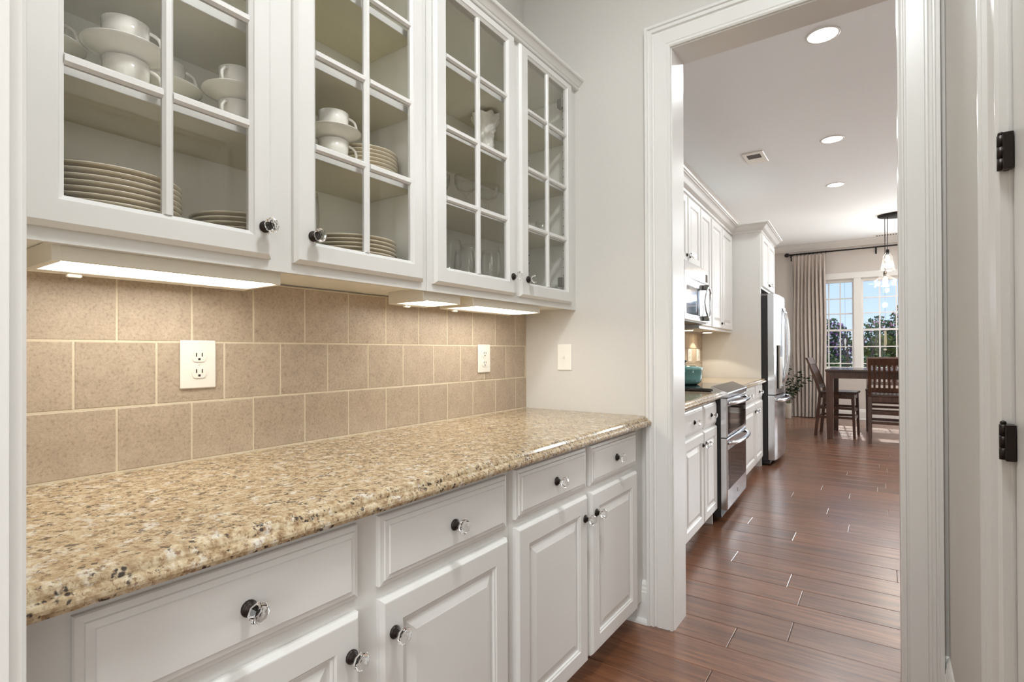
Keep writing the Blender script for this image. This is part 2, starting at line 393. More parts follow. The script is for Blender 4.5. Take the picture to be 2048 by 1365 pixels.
wk = S(MB().box(-0.75, -0.65, 0.02, 9.2, 0, CEIL), 'wall_kitchen_left', 'kwall', 'K')
WX0, WX1, WZ0, WZ1 = -1.03, 0.46, 0.86, 2.475
wf = MB().box(-2.4, WX0, YF, YF + .12, 0, CEIL).box(WX1, .85, YF, YF + .12, 0, CEIL).box(2.65, KX + .1, YF, YF + .12, 0, CEIL).box(.85, 2.65, YF, YF + .12, 0, WZ0).box(.85, 2.65, YF, YF + .12, WZ1, CEIL).box(WX0, WX1, YF, YF + .12, 0, WZ0).box(WX0, WX1, YF, YF + .12, WZ1, CEIL)
S(wf, 'wall_kitchen_far', 'kwall')
S(MB().box(KX, KX + .1, YK, YF, 0, CEIL), 'wall_kitchen_right', 'kwall')
S(MB().box(-3.2, 3.0, -4.1, -4.0, 0, CEIL).box(-3.2, -3.1, -4, NY0, 0, CEIL).box(2.9, 3.0, -4, NY0, 0, CEIL), 'wall_back', 'wall')

# door linings and casings (mitred sweeps)
CAS = [(0.0, 0.0), (0.0, 0.012), (0.006, 0.017), (0.011, 0.017), (0.013, 0.012), (0.017, 0.012), (0.020, 0.015), (0.068, 0.018), (0.071, 0.014),
       (0.077, 0.015), (0.081, 0.024), (0.089, 0.024), (0.091, 0.020), (0.096, 0.021), (0.099, 0.028), (0.110, 0.028), (0.110, 0.0)]
def casing(name, a0, a1, zt, wallpos, out, plane, reveal=0.0, frame='P'):
    """plane 'Y': opening along x in the wall face y=wallpos, out=+-1 ; plane 'X': opening along y"""
    rows = []
    for (o, d) in CAS:
        o += reveal; p = wallpos + out * d
        pts = [(a0 - o, 0), (a0 - o, zt + o), (a1 + o, zt + o), (a1 + o, 0)]
        rows.append([(a, p, z) if plane == 'Y' else (p, a, z) for a, z in pts])
    return S(MB().sweep(rows), name, 'trim', frame)
def lining(name, a0, a1, zt, p0, p1, plane):
    mb = MB()
    for (u0, u1, z0, z1) in ((a0 - .018, a0, 0, zt + .018), (a1, a1 + .018, 0, zt + .018), (a0, a1, zt, zt + .018)):
        if plane == 'Y': mb.box(u0, u1, p0, p1, z0, z1)
        else: mb.box(p0, p1, u0, u1, z0, z1)
    return S(mb, name, 'trim')
lining('trim_1', OX0, OX1, OZ, YE - .001, YK + .001, 'Y'); casing('trim_2', OX0, OX1, OZ, YE, -1, 'Y', 0.004); casing('trim_3', OX0, OX1, OZ, YK, 1, 'Y', 0.006)
lining('trim_4', OX0, OX1, OZ, NY0 - .001, NY1 + .001, 'Y'); casing('trim_5', OX0, OX1, OZ, NY1, 1, 'Y', 0.005)
lining('trim_6', DY0, DY1, DZ, XR - .001, XR + .12, 'X'); casing('trim_7', DY0, DY1, DZ, XR, -1, 'X', 0.006)
# the door in the right wall: slab with two panels, three bronze hinges
dr = struct('door_1', (XR + .022, (DY0 + DY1) / 2, 0))
mb = MB(); y0, y1 = DY0 + .003, DY1 - .003; xf = XR + .004
mb.rings([(y0, y1, .012, DZ - .003, xf + .036), (y0, y1, .012, DZ - .003, xf)], cap0=True)
def flatframe(mb, Y0, Y1, zs, x):      # stiles and rails around recessed panels
    st = .115
    mb.box(x, x + .01, Y0, Y0 + st, 0.012, DZ - .003); mb.box(x, x + .01, Y1 - st, Y1, .012, DZ - .003)
    zz = [.012] + [v for z in zs for v in z] + [DZ - .003]
    for i in range(0, len(zz), 2): mb.box(x, x + .01, Y0 + st, Y1 - st, zz[i], zz[i + 1])
    for (a, b_) in zs: mb.rings([(Y0 + st, Y1 - st, a, b_, x + .001), (Y0 + st + .02, Y1 - st - .02, a + .02, b_ - .02, x + .010), (Y0 + st + .07, Y1 - st - .07, a + .07, b_ - .07, x + .004)], cap1=True)
flatframe(mb, y0, y1, [(.24, .92), (1.06, DZ - .13)], xf)
mb.build('door_leaf', 'trim', dr)
for zc in (1.527, 1.048, 0.30):
    h = MB().box(XR - .010, XR + .003, DY1 - .014, DY1 + .002, zc - .030, zc + .030, .001).box(XR - .008, XR + .002, DY1 + .002, DY1 + .008, zc - .030, zc + .030, .001)
    for i in range(3): h.lathe([(0, 0), (.0055, 0), (.0055, .0185), (0, .0185)], (XR - .011, DY1 + .001, zc - .029 + i * .0195), 'z', 10)
    h.lathe([(0, 0), (.0045, 0), (.004, .004), (0, .006)], (XR - .011, DY1 + .001, zc + .0295), 'z', 8)
    hh = h.build('hinge', 'bronze', dr)
    if zc > 1: hh['label'] = 'dark bronze door hinge'

# baseboards with shoe moulding
BB = [(0, 0), (.016, 0), (.016, .135), (.013, .140), (.013, .150), (.010, .158), (.010, .168), (.005, .180), (0, .185)]
SH = [(.016, 0), (.032, 0), (.031, .010), (.026, .018), (.016, .022)]
def baseboard(name, a0, a1, wallpos, out, plane, frame='P'):
    mb = MB()
    for prof in (BB, SH):
        pr_ = [(wallpos + out * d, z) for d, z in prof]
        if plane == 'Y': mb.prism(pr_, a0, a1, 'x')
        else: mb.prism(pr_, a0, a1, 'y')
    S(mb, name, 'trim', frame)
baseboard('baseboard_end', -0.965, OX0 - .113, YE, -1, 'Y'); baseboard('baseboard_end_right', OX1 + .115, XR, YE, -1, 'Y')
baseboard('baseboard_right', DY1 + .117, YE, XR, -1, 'X')
baseboard('baseboard_far', -1.9, KX, YF, -1, 'Y')
# crown on the far kitchen wall
cp = [(0, 0), (.018, 0), (.020, .012), (.03, .02), (.05, .038), (.072, .07), (.078, .078), (.095, .082), (.095, .096), (0, .096)]
S(MB().prism([(YF - d, CEIL - .096 + z) for d, z in cp], -2.0, KX, 'x'), 'trim_8', 'trim')

# ------------------------------------------------------------------ tiles on the pantry back wall and the kitchen wall
wl = bpy.data.objects['wall_left']
S(MB().box(XL, XL + .0094, .153, YE - .001, .914, 1.405), 'trim_9', 'grout')
tm = {}
def tile(parent, x, y0, y1, z0, z1, frame='P'):
    key = (round(y1 - y0, 3), round(z1 - z0, 3))
    if key not in tm:
        a, h = key[0] / 2, key[1] / 2; r = 0.0022; mb = MB()
        mb.rings([(-a, a, -h, h, 0), (-a, a, -h, h, .0025), (-a + r, a - r, -h + r, h - r, .0042)], cap1=True)
        me = bpy.data.meshes.new('tile'); me.from_pydata(mb.v, [], mb.f); me.materials.append(M['tile']); tm[key] = me
    o = bpy.data.objects.new('tile', tm[key]); COL.objects.link(o); o.parent = parent
    o.location = Vector((x, (y0 + y1) / 2, (z0 + z1) / 2)) - CEN[parent.name]
def tilefield(parent, x, ya, yb, rows, offs, frame='P'):
    mod, g = 0.1676, 0.0030
    for (z0, z1), of in zip(rows, offs):
        k = math.floor((ya - of) / mod); y = of + k * mod
        while y < yb:
            a, b_ = max(y + g / 2, ya), min(y + mod - g / 2, yb)
            if b_ - a > .012: tile(parent, x, round(a, 4), round(b_, 4), z0, z1, frame)
            y += mod
ROWS = [(.918, 1.0695), (1.0725, 1.2275), (1.2305, 1.402)]
tilefield(wl, XL + .0062, .154, YE - .003, ROWS, (.496, .413, .496))
tilefield(wk, -.65 + .002, 0.5, 3.60, [(.918, 1.069), (1.073, 1.227), (1.231, 1.386)], (.2, .28, .2), 'K')

# outlets and switch plates
def wallplate(name, label, cat, c, face, kind, frame='P', w=.090, h=.128):
    """face '+x' or '-y'"""
    t = thing(name, label, cat, (c[0], c[1], c[2] - h / 2), frame)
    def B(u0, u1, v0, v1, d0, d1, ch=0.001):
        mb = MB()
        if face == '+x': mb.box(c[0] + d0, c[0] + d1, c[1] + u0, c[1] + u1, c[2] + v0, c[2] + v1, ch)
        else: mb.box(c[0] + u0, c[0] + u1, c[1] - d1, c[1] - d0, c[2] + v0, c[2] + v1, ch)
        return mb
    B(-w / 2, w / 2, -h / 2, h / 2, 0, .006, .003).build('cover_plate', 'plastic', t)
    if kind == 'outlet':
        for dz in (.0215, -.0215):
            mb = MB(); pr_ = []
            for i in range(24):
                a = 2 * PI * i / 24; u, v_ = .0185 * math.cos(a), max(-.0145, min(.0145, .0185 * math.sin(a)))
                pr_.append((u, v_))
            if face == '+x': mb.prism([(c[1] + u, c[2] + dz + v_) for u, v_ in pr_], c[0] + .004, c[0] + .009, 'x')
            else: mb.sweep([[(c[0] + u, c[1] - .004, c[2] + dz + v_), (c[0] + u, c[1] - .009, c[2] + dz + v_)] for u, v_ in pr_])
            r = mb.build('receptacle', 'plastic', t)
            B(-.0085, -.006, dz - .001, dz + .009, .0085, .0096, 0).build('slot', 'slot', r)
            B(.006, .0085, dz - .001, dz + .009, .0085, .0096, 0).build('slot', 'slot', r)
            B(-.0028, .0028, dz - .0105, dz - .005, .0085, .0096, 0).build('slot', 'slot', r)
        mb = MB().lathe([(0, 0), (.0032, 0), (.0028, .0015), (0, .002)], (c[0] + .006, c[1], c[2]), 'x', 10); mb.build('screw', 'plastic', t)
    else:
        B(-.006, .006, -.012, .012, .005, .0075, .0005).build('switch_frame', 'plastic', t)
        B(-.004, .004, -.002, .009, .006, .018, .001).build('toggle', 'plastic', t)
        for dz in (.03, -.03):
            B(-.0026, .0026, dz - .0026, dz + .0026, .0055, .0075, .001).build('screw', 'plastic', t)
    return t
wallplate('outlet', 'white double outlet under the long lit cabinet light, on beige tile', 'outlet', (XL + .0112, .678, 1.170), '+x', 'outlet')
wallplate('outlet', 'white double outlet on beige tile close to the end wall', 'outlet', (XL + .0112, 1.912, 1.170), '+x', 'outlet')
wallplate('light_switch', 'white toggle switch plate on the plain end wall above granite', 'switch', (-1.2755, YE - .0005, 1.173), '-y', 'switch', w=.078, h=.127)
wallplate('outlet', 'white outlet plate on kitchen tile nearer the teal pot', 'outlet', (-.65 + .0075, 3.05, 1.160), '+x', 'outlet', 'K', w=.13)
wallplate('outlet', 'white outlet plate on kitchen tile next to the tall panel', 'outlet', (-.65 + .0075, 3.40, 1.160), '+x', 'outlet', 'K', w=.13)
# ------------------------------------------------------------------ cabinet pieces (front faces look along +x)
def knob(parent, x, y, z, s=1.0, hi=True):
    n = 16 if hi else 8
    MB().lathe([(0, 0), (.0125 * s, 0), (.0125 * s, .003 * s), (.010 * s, .005 * s), (.0085 * s, .006 * s), (.006 * s, .011 * s), (0, .011 * s)], (x, y, z), 'x', n).build('knob_base', 'bronze', parent)
    MB().lathe([(0, .010 * s), (.006 * s, .010 * s), (.0065 * s, .016 * s), (.0155 * s, .024 * s), (.0165 * s, .029 * s), (.011 * s, .035 * s), (.005 * s, .037 * s), (0, .037 * s)], (x, y, z), 'x', 8, smooth=False).build('crystal_knob', 'crystal', parent)
def raised_door(parent, y0, y1, z0, z1, x, name='door', mat='cab', st=.058):
    r = lambda i, d: (y0 + i, y1 - i, z0 + i, z1 - i, x + d)
    return MB().rings([r(0, 0), r(0, .010), r(.008, .0185), (y0 + .010, y1 - .010, z0 + .010, z1 - .010, x + .019), r(st, .019), r(st + .004, .0155), r(st + .007, .0155), r(st + .010, .010),
                       r(st + .018, .010), r(st + .040, .0165), r(st + .043, .0175)], cap0=True, cap1=True).build(name, mat, parent)
def slab_drawer(parent, y0, y1, z0, z1, x, mat='cab'):
    r = lambda i, d: (y0 + i, y1 - i, z0 + i, z1 - i, x + d)
    return MB().rings([r(0, 0), r(0, .008), r(.002, .0105), r(.011, .0125), r(.0125, .0155), r(.022, .0165), r(.0235, .019), r(.027, .019)], cap0=True, cap1=True).build('drawer_front', mat, parent)
def glass_door(parent, y0, y1, z0, z1, x, hinge_left, bars):
    ol, orr, ob, ot = .062, .055, .060, .042
    Y0, Y1, Z0, Z1 = y0 + ol, y1 - orr, z0 + ob, z1 - ot
    mb = MB().rings([(y0, y1, z0, z1, x), (y0, y1, z0, z1, x + .010), (y0 + .008, y1 - .008, z0 + .008, z1 - .008, x + .0175), (y0 + .010, y1 - .010, z0 + .010, z1 - .010, x + .019),
                     (Y0 - .010, Y1 + .010, Z0 - .010, Z1 + .010, x + .019), (Y0 - .008, Y1 + .008, Z0 - .008, Z1 + .008, x + .016), (Y0, Y1, Z0, Z1, x + .010), (Y0, Y1, Z0, Z1, x)], closed=True)
    d = mb.build('door', 'cab', parent)
    ym = (Y0 + Y1) / 2; w = .0105; bz = (Z0,) + bars + (Z1,)
    def bar(a0, a1, b0, b1, vert):
        m_ = MB()
        if vert:
            m_.sweep([[(px, ym + py, b0), (px, ym + py, b1)] for py, px in ((-w, x + .002), (w, x + .002), (w, x + .009), (.005, x + .0155), (-.005, x + .0155), (-w, x + .009))])
        else:
            zc = b0
            m_.sweep([[(px, a0, zc + pz), (px, a1, zc + pz)] for pz, px in ((-w, x + .002), (w, x + .002), (w, x + .009), (.005, x + .0155), (-.005, x + .0155), (-w, x + .009))])
        m_.build('muntin', 'cab', d)
    bar(0, 0, Z0, Z1, True)
    for k in (1, 2, 3):
        bar(Y0, ym - w + .001, bz[k], 0, False); bar(ym + w - .001, Y1, bz[k], 0, False)
    for k in range(4):
        for (a, b_) in ((Y0, ym - w), (ym + w, Y1)):
            zlo = bz[k] + (w if k else 0); zhi = bz[k + 1] - (w if k < 3 else 0)
            MB().box(x + .004, x + .007, a - .001, b_ + .001, zlo - .001, zhi + .001).build('pane', 'pane', d)
    hy = y0 + .030 if hinge_left else y1 - .052
    for hz in (z0 + .10, z1 - .10) if y1 > 2 else ():
        MB().box(x - .030, x - .001, hy - .012, hy + .012, hz - .022, hz + .022, .003).build('hinge', 'greyhinge', d)
    ky = y1 - .021 if hinge_left else y0 + .049
    knob(d, x + .019, ky, z0 + .073, 1.1)
    return d

# ------------------------------------------------------------------ pantry wall cabinets
UF, UB, UT = -1.216, 1.400, 2.470       # frame front, bottom, top
def wall_cabinet(label, ya, yb, doors, shelves, bars):
    t = thing('wall_cabinet', label, 'cabinet', (-1.36, (ya + yb) / 2, UB))
    c = MB()
    c.box(XL + .002, XL + .012, ya, yb, 1.41, UT - .02)                                        # back
    c.box(XL + .002, UF - .019, ya, ya + .018, UB + .008, UT); c.box(XL + .002, UF - .019, yb - .018, yb, UB + .008, UT)
    c.box(XL + .012, UF - .019, ya + .018, yb - .018, UB + .010, UB + .028); c.box(XL + .012, UF - .019, ya + .018, yb - .018, UT - .05, UT - .03)
    c.build('carcass', 'cabin', t)
    f = MB()
    d1, d2 = doors
    for (a, b_) in ((ya, d1[0] + .02), (d1[1] - .018, d2[0] + .018), (d2[1] - .02, yb)): f.box(UF - .019, UF, a, b_, UB, UT)
    f.box(UF - .019, UF, d1[0] + .02, d1[1] - .018, UB, UB + .045); f.box(UF - .019, UF, d2[0] + .018, d2[1] - .02, UB, UB + .045)
    f.box(UF - .019, UF, d1[0] + .02, d1[1] - .018, UT - .045, UT); f.box(UF - .019, UF, d2[0] + .018, d2[1] - .02, UT - .045, UT)
    f.build('face_frame', 'cab', t)
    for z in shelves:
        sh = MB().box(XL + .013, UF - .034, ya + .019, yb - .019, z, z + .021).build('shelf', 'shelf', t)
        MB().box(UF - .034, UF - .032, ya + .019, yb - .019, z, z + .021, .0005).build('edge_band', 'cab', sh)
    pins = MB()
    for yy, sg in ((ya + .018, 1), (yb - .018, -1)):
        for xx in (-1.27, -1.47):
            for i in range(24): pins.lathe([(.0028, 0), (.0028, .0006), (0, .0006)], (xx, yy, UB + .09 + i * .04), 'y', 6, flip=sg)
    pins.build('shelf_pin_holes', 'slot', t)['kind'] = 'stuff'
    glass_door(t, *d1, 1.425, 2.460, UF, True, bars[0]); glass_door(t, *d2, 1.425, 2.460, UF, False, bars[1])
    return t
SHELF = (1.7225, 1.968, 2.212); SHELB = (1.719, 1.962, 2.203)
wall_cabinet('white glass-door wall cabinet holding plates and teacups, at left above the outlet', .156, 1.250, ((.256, .712), (.772, 1.226)), SHELF, ((1.733, 1.978, 2.222), (1.733, 1.979, 2.222)))
wall_cabinet('white glass-door wall cabinet holding vase and stemware, against the end wall', 1.252, YE - .001, ((1.276, 1.740), (1.776, 2.213)), SHELB, ((1.720, 1.962, 2.204), (1.720, 1.962, 2.204)))
CR = [(0, 0), (.020, 0), (.0225, .002), (.0245, .006), (.0225, .010), (.024, .011), (.027, .012), (.034, .020), (.042, .028), (.045, .029), (.049, .031), (.052, .036), (.052, .042), (0, .042)]
S(MB().prism([(UF + o, 2.457 + z) for o, z in CR], .155, YE - .001, 'y'), 'trim_10', 'cab')

# under-cabinet lights
def under_light(label, y0, y1):
    t = thing('under_cabinet_light', label, 'light', (-1.32, (y0 + y1) / 2, 1.366))
    x0, x1 = -1.405, -1.237
    MB().sweep([[(x, y0, z), (x, y1, z)] for x, z in ((x1, 1.409), (x1, 1.373), (x1 - .003, 1.371), (x1 - .007, 1.380), (x0 + .03, 1.380), (x0 + .026, 1.369), (x0 + .002, 1.366), (x0, 1.370), (x0, 1.409))]).build('housing', 'fixture', t)
    for ya, yb in ((y0 - .004, y0 + .010), (y1 - .010, y1 + .004)):
        MB().box(x0, x1 + .001, ya, yb, 1.3685, 1.409, .002).build('end_cap', 'fixture', t)
    MB().sweep([[(x, y0 + .012, z), (x, y1 - .012, z)] for x, z in ((x1 - .009, 1.380), (x1 - .011, 1.3725), (x1 - .04, 1.3695), (x0 + .06, 1.3685), (x0 + .034, 1.3705), (x0 + .032, 1.380))]).build('lit_diffuser', 'tube', t)
    MB().box(x0 + .004, x0 + .018, y0 + .06, y0 + .085, 1.360, 1.367, .002).build('switch', 'fixture', t)
    return t
under_light('long lit strip light under the left wall cabinet, above the outlet', .312, .752)
under_light('short lit strip light under the cabinets, middle one of three', 1.262, 1.440)
under_light('lit strip light under the cabinets next to the end wall', 1.520, 1.975)

# ------------------------------------------------------------------ pantry base cabinets and worktop
BF = -0.885
def base_cabinet(label, ya, yb, cols, drz, doz, frame='P', xf=BF, xb=XL + .002, kz=None, dknob=None, hi=True, mat='cab', top=.874, toe=.075):
    t = thing('base_cabinet', label, 'cabinet', ((xf + xb) / 2, (ya + yb) / 2, 0), frame)
    c = MB(); c.box(xb, xf - .02, ya, ya + .018, 0, top); c.box(xb, xf - .02, yb - .018, yb, 0, top); c.box(xb, xf - .02, ya + .018, yb - .018, .095, .113)
    c.box(xb, xb + .01, ya + .018, yb - .018, .113, top); c.build('carcass', mat, t, frame)
    MB().box(xf - toe - .018, xf - toe, ya + .018, yb - .018, 0, .095).build('toe_kick', mat, t, frame)
    f = MB(); (a0, a1), (b0, b1) = cols
    for (u, v) in ((ya, a0 + .02), (a1 - .018, b0 + .018), (b1 - .02, yb)): f.box(xf - .02, xf, u, v, .095, top)
    for (u, v) in ((a0 + .02, a1 - .018), (b0 + .018, b1 - .02)):
        for (z0, z1) in ((.095, doz[0] + .02), (doz[1] - .018, drz[0] + .018), (drz[1] - .018, top)): f.box(xf - .02, xf, u, v, z0, z1)
    f.build('face_frame', mat, t, frame)
    for i, (u, v) in enumerate(cols):
        d = slab_drawer(t, u, v, *drz, xf, mat); knob(d, xf + .019, (u + v) / 2 - (.0 if hi else 0), (drz[0] + drz[1]) / 2 - .002, 1.12 if hi else 1.1, hi)
        d = raised_door(t, u, v, *doz, xf, 'door', mat); knob(d, xf + .019, v - .024 if i == 0 else u + .034, doz[1] - .078, 1.12 if hi else 1.1, hi)
    return t
base_cabinet('white two-door base cabinet under the granite, nearest the camera', .156, 1.240, ((.240, .702), (.757, 1.218)), (.703, .853), (.090, .676))
base_cabinet('white two-door base cabinet under the granite, against the end wall', 1.241, YE - .002, ((1.263, 1.705), (1.737, 2.170)), (.712, .857), (.098, .688))
NOSE = [(0, .874), (-.012, .8745), (-.003, .877), (0, .884), (0, .889), (-.003, .8945), (-.009, .898), (-.0135, .8985), (-.014, .902), (-.018, .9085), (-.026, .913), (-.035, .914)]
def worktop(label, xfront, xback, ya, yb, frame='P'):
    pr_ = [(xfront + o, z) for o, z in NOSE[1:]] + [(xback, .914), (xback, .8745)]
    return tag(MB().prism(pr_, ya, yb, 'y').build('granite_worktop', 'granite', None, frame), label, 'countertop')
worktop('beige speckled granite worktop with ogee edge in the pantry, below the tiles', -.832, XL + .0005, .153, YE - .001)

# ------------------------------------------------------------------ china and glass in the wall cabinets
def solid(mb, prof, c, n, smooth=True): return mb.lathe(prof, c, 'z', n, smooth)
PLATE = [(0, 0), (.55, 0), (.60, .03), (.93, .115), (1.0, .12), (1.0, .135), (.94, .14), (.60, .06), (0, .045)]
def plate_stack(n, r, x, y, z, label_top, label, group, step=.0118):
    proto = None; pr_ = [(a * r, b * .135) for a, b in PLATE]
    for i in range(n):
        if proto is None:
            o = MB().lathe(pr_, (x, y, z), 'z', 40).build('plate', 'cream'); proto = o
        else:
            o = dup(proto); o.location.z = z + i * step; 
        if i == n - 1: tag(o, label_top, 'plate', group)
        elif i == 0: tag(o, 'bottom ' + label, 'plate', group)
        else: tag(o, ('', 'second', 'third', 'fourth', 'fifth', 'sixth', 'seventh', 'eighth', 'ninth', 'tenth')[n - 1 - i] + ' ' + label.replace('of', 'from the top of', 1), 'plate', group)
fz = UB + .0285
plate_stack(11, .137, -1.352, .428, fz, 'topmost cream plate of the tall stack at the far left of the cabinet', 'cream plate of the tall stack at the far left', 'plates in the tall left stack')
plate_stack(9, .118, -1.372, .728, fz, 'topmost cream plate of the low stack behind the left door knob', 'cream plate of the low stack behind left door knob', 'plates in the low middle stack')
plate_stack(9, .137, -1.352, 1.062, fz, 'topmost cream plate of the bottom-shelf stack behind the second glass door', 'cream plate of the bottom-shelf stack, second glass door', 'plates behind the second door')
plate_stack(7, .110, -1.372, 1.125, SHELF[0] + .0215, 'topmost cream side plate right of the teacups, on the shelf', 'cream side plate of the stack right of the teacups', 'side plates on the shelf')
CUP = [(0, .001), (.62, .0), (.62, .06), (.66, .08), (.86, .26), (.95, .6), (1.0, 1.0), (.965, 1.0), (.90, .6), (.80, .28), (.5, .12), (0, .1)]
SAUC = [(0, 0), (.42, 0), (.45, .1), (.9, .8), (1, .95), (1, 1), (.9, .9), (.45, .3), (0, .22)]
cup0 = None; sau0 = None
def cup(x, y, z, label, rz, r=.044, h=.073):
    global cup0
    if cup0 is None:
        cup0 = thing('teacup', label, 'cup', (x, y, z), group=None)
        MB().lathe([(a * r, b * h) for a, b in CUP], (x, y, z), 'z', 28).build('bowl', 'china', cup0)
        pts = []
        for i in range(13):
            a = PI * (0.62 - 1.24 * i / 12); pts.append((x, y + r * .80 + .003 + .026 * math.cos(a) , z + h * .52 + .027 * math.sin(a)))
        MB().tube(pts, .0038, 8).build('handle', 'china', cup0); c = cup0
    else: c = dup(cup0)
    c.location = (x, y, z); c.rotation_euler = (0, 0, rz); tag(c, label, 'cup', 'white teacups in the wall cabinet'); return c
def saucer(x, y, z, label, r=.079, h=.028):
    global sau0
    if sau0 is None: sau0 = MB().lathe([(a * r, b * h) for a, b in SAUC], (x, y, z), 'z', 36).build('saucer', 'china'); s = sau0
    else: s = dup(sau0)
    s.location = (x, y, z); tag(s, label, 'saucer', 'white saucers between the teacups')
sz = SHELF[0] + .0215
def cup_stack(x, y, where, rz):
    cup(x, y, sz, 'lower white teacup of the ' + where, rz); saucer(x, y, sz + .074, 'white saucer in the ' + where)
    cup(x, y, sz + .074 + .008, 'upper white teacup of the ' + where, rz)
cup_stack(-1.3175, .452, 'large front stack, behind the left glass door', -.55)
cup_stack(-1.3175, .690, 'stack right of the middle bar, left glass door', -2.6)
cup_stack(-1.426, .571, 'stack at the back, between the two front stacks', -.5)
cup_stack(-1.426, .334, 'stack at the back, far left edge of the glass', -.5)
cup_stack(-1.3175, .972, 'stack beside side plates, behind the second glass door', -.65)
# vase with ruffled rim and relief
def vase(x, y, z, H):
    prof = [(.040, 0), (.043, .02), (.038, .08), (.036, .3), (.034, .55), (.037, .66), (.045, .8), (.058, .92), (.061, 1.0)]
    vs = []; fs = []; n, m_ = 48, 60; rg = random.Random(4)
    for j in range(m_):
        u = j / (m_ - 1)
        for k in range(len(prof) - 1):
            if prof[k][1] <= u <= prof[k + 1][1]:
                f_ = (u - prof[k][1]) / (prof[k + 1][1] - prof[k][1]); r = prof[k][0] * (1 - f_) + prof[k + 1][0] * f_; break
        for i in range(n):
            a = 2 * PI * i / n
            rr = r + .0022 * math.sin(6 * a + 9 * u) * math.sin(24 * u) + .0016 * math.sin(13 * a - 31 * u) * math.sin(40 * u + 3 * a) + (.003 * math.sin(9 * a) * max(0, u - .7) / .3)
            vs.append((x + rr * math.cos(a), y + rr * math.sin(a), z + H * u + (.0045 * math.sin(9 * a) if u > .93 else 0) * (u - .93) / .07 if u > .93 else z + H * u))
    for i in range(n):     # inner wall at the rim
        a = 2 * PI * i / n; vs.append((x + .042 * math.cos(a), y + .042 * math.sin(a), z + H * .96))
    for i in range(n):
        a = 2 * PI * i / n; vs.append((x + .024 * math.cos(a), y + .024 * math.sin(a), z + H * .5))
    for j in range(m_ + 1):
        for i in range(n): fs.append((j * n + i, j * n + (i + 1) % n, (j + 1) * n + (i + 1) % n, (j + 1) * n + i))
    fs.append(tuple(range(n))); fs.append(tuple(range((m_ + 1) * n, (m_ + 2) * n)))
    return tag(MB().add(vs, fs, True).build('vase', 'china'), 'white embossed vase with ruffled flared rim behind the third glass door', 'vase')
vase(-1.365, 1.760, SHELB[1] + .0215, .205)
sz = SHELB[0] + .0215
GOB = [(0, 0), (.036, 0), (.036, .002), (.010, .006), (.0045, .012), (.004, .055), (.010, .064), (.028, .078), (.038, .10), (.041, .13), (.038, .170), (.036, .190), (.0345, .190), (.0365, .170), (.039, .13), (.036, .10), (.026, .081), (0, .070)]
COUPE = [(0, 0), (.034, 0), (.034, .002), (.008, .006), (.004, .012), (.004, .075), (.010, .082), (.036, .098), (.047, .118), (.048, .145), (.0465, .145), (.0455, .119), (.034, .100), (0, .088)]
def stem(kind, prof, spots, group, labels):
    p = None
    for (x, y, z), lb in zip(spots, labels):
        if p is None: p = MB().lathe(prof, (x, y, z), 'z', 32).build(kind, 'stemware'); o = p
        else: o = dup(p); o.location = (x, y, z)
        tag(o, lb, 'glass', group)
stem('goblet', [(r * 1.08, h * 1.05) for r, h in GOB], [(-1.362, 1.535, fz), (-1.362, 1.652, fz), (-1.362, 1.790, fz), (-1.45, 1.72, fz)], 'clear goblets on the bottom shelf',
     ['clear goblet on the bottom shelf cut off by the third door stile', 'clear goblet on the bottom shelf left of the middle bar, third door',
      'clear goblet on the bottom shelf right of the middle bar, third door', 'clear goblet at the back of the bottom shelf, third door'])
stem('wine_glass', [(r, h * 1.12) for r, h in COUPE], [(-1.365, 1.632, sz), (-1.365, 1.772, sz), (-1.45, 1.56, sz)], 'stemmed glasses on the middle shelf',
     ['clear stemmed glass on the middle shelf left of the bar, third door', 'clear stemmed glass on the middle shelf right of the bar, third door', 'clear stemmed glass at the back left of the middle shelf'])
stem('tall_glass', [(r * .9, h * 1.1) for r, h in GOB], [(-1.30, .868, fz)], 'glass beside the plates', ['clear stemmed glass at left edge of the second glass door'])
# fourth door: jar, bowl, decanter, tumbler
tag(MB().lathe([(0, 0), (.034, 0), (.036, .006), (.036, .07), (.030, .08), (.030, .088), (.028, .088), (.033, .068), (.033, .008), (0, .006)], (-1.345, 2.175, sz), 'z', 28).build('glass_jar', 'stemware'), 'small clear glass jar on the middle shelf, fourth door', 'jar')
tag(MB().lathe([(a * .046, b * .085) for a, b in CUP], (-1.43, 2.185, sz + .001), 'z', 28).build('white_cup', 'china'), 'plain white handleless cup behind the small glass jar', 'cup')
dc = thing('decanter', 'clear conical glass decanter with stopper on bottom shelf, fourth door', 'decanter', (-1.42, 2.08, fz))
MB().lathe([(0, 0), (.058, 0), (.060, .01), (.040, .09), (.016, .17), (.013, .20), (.018, .215), (.016, .215), (.011, .20), (.014, .17), (.038, .088), (.057, .01), (0, .006)], (-1.42, 2.08, fz), 'z', 28).build('bottle', 'stemware', dc)
MB().lathe([(0, .205), (.010, .206), (.011, .217), (.020, .225), (.022, .24), (.012, .252), (0, .254)], (-1.42, 2.08, fz), 'z', 16).build('stopper', 'stemware', dc)
tag(MB().lathe([(0, 0), (.048, 0), (.05, .006), (.062, .07), (.066, .09), (.063, .09), (.058, .07), (.046, .01), (0, .008)], (-1.335, 2.180, fz), 'z', 10, False).build('cut_glass_bowl', 'stemware'), 'cut glass bowl on the bottom shelf right of the decanter', 'bowl')
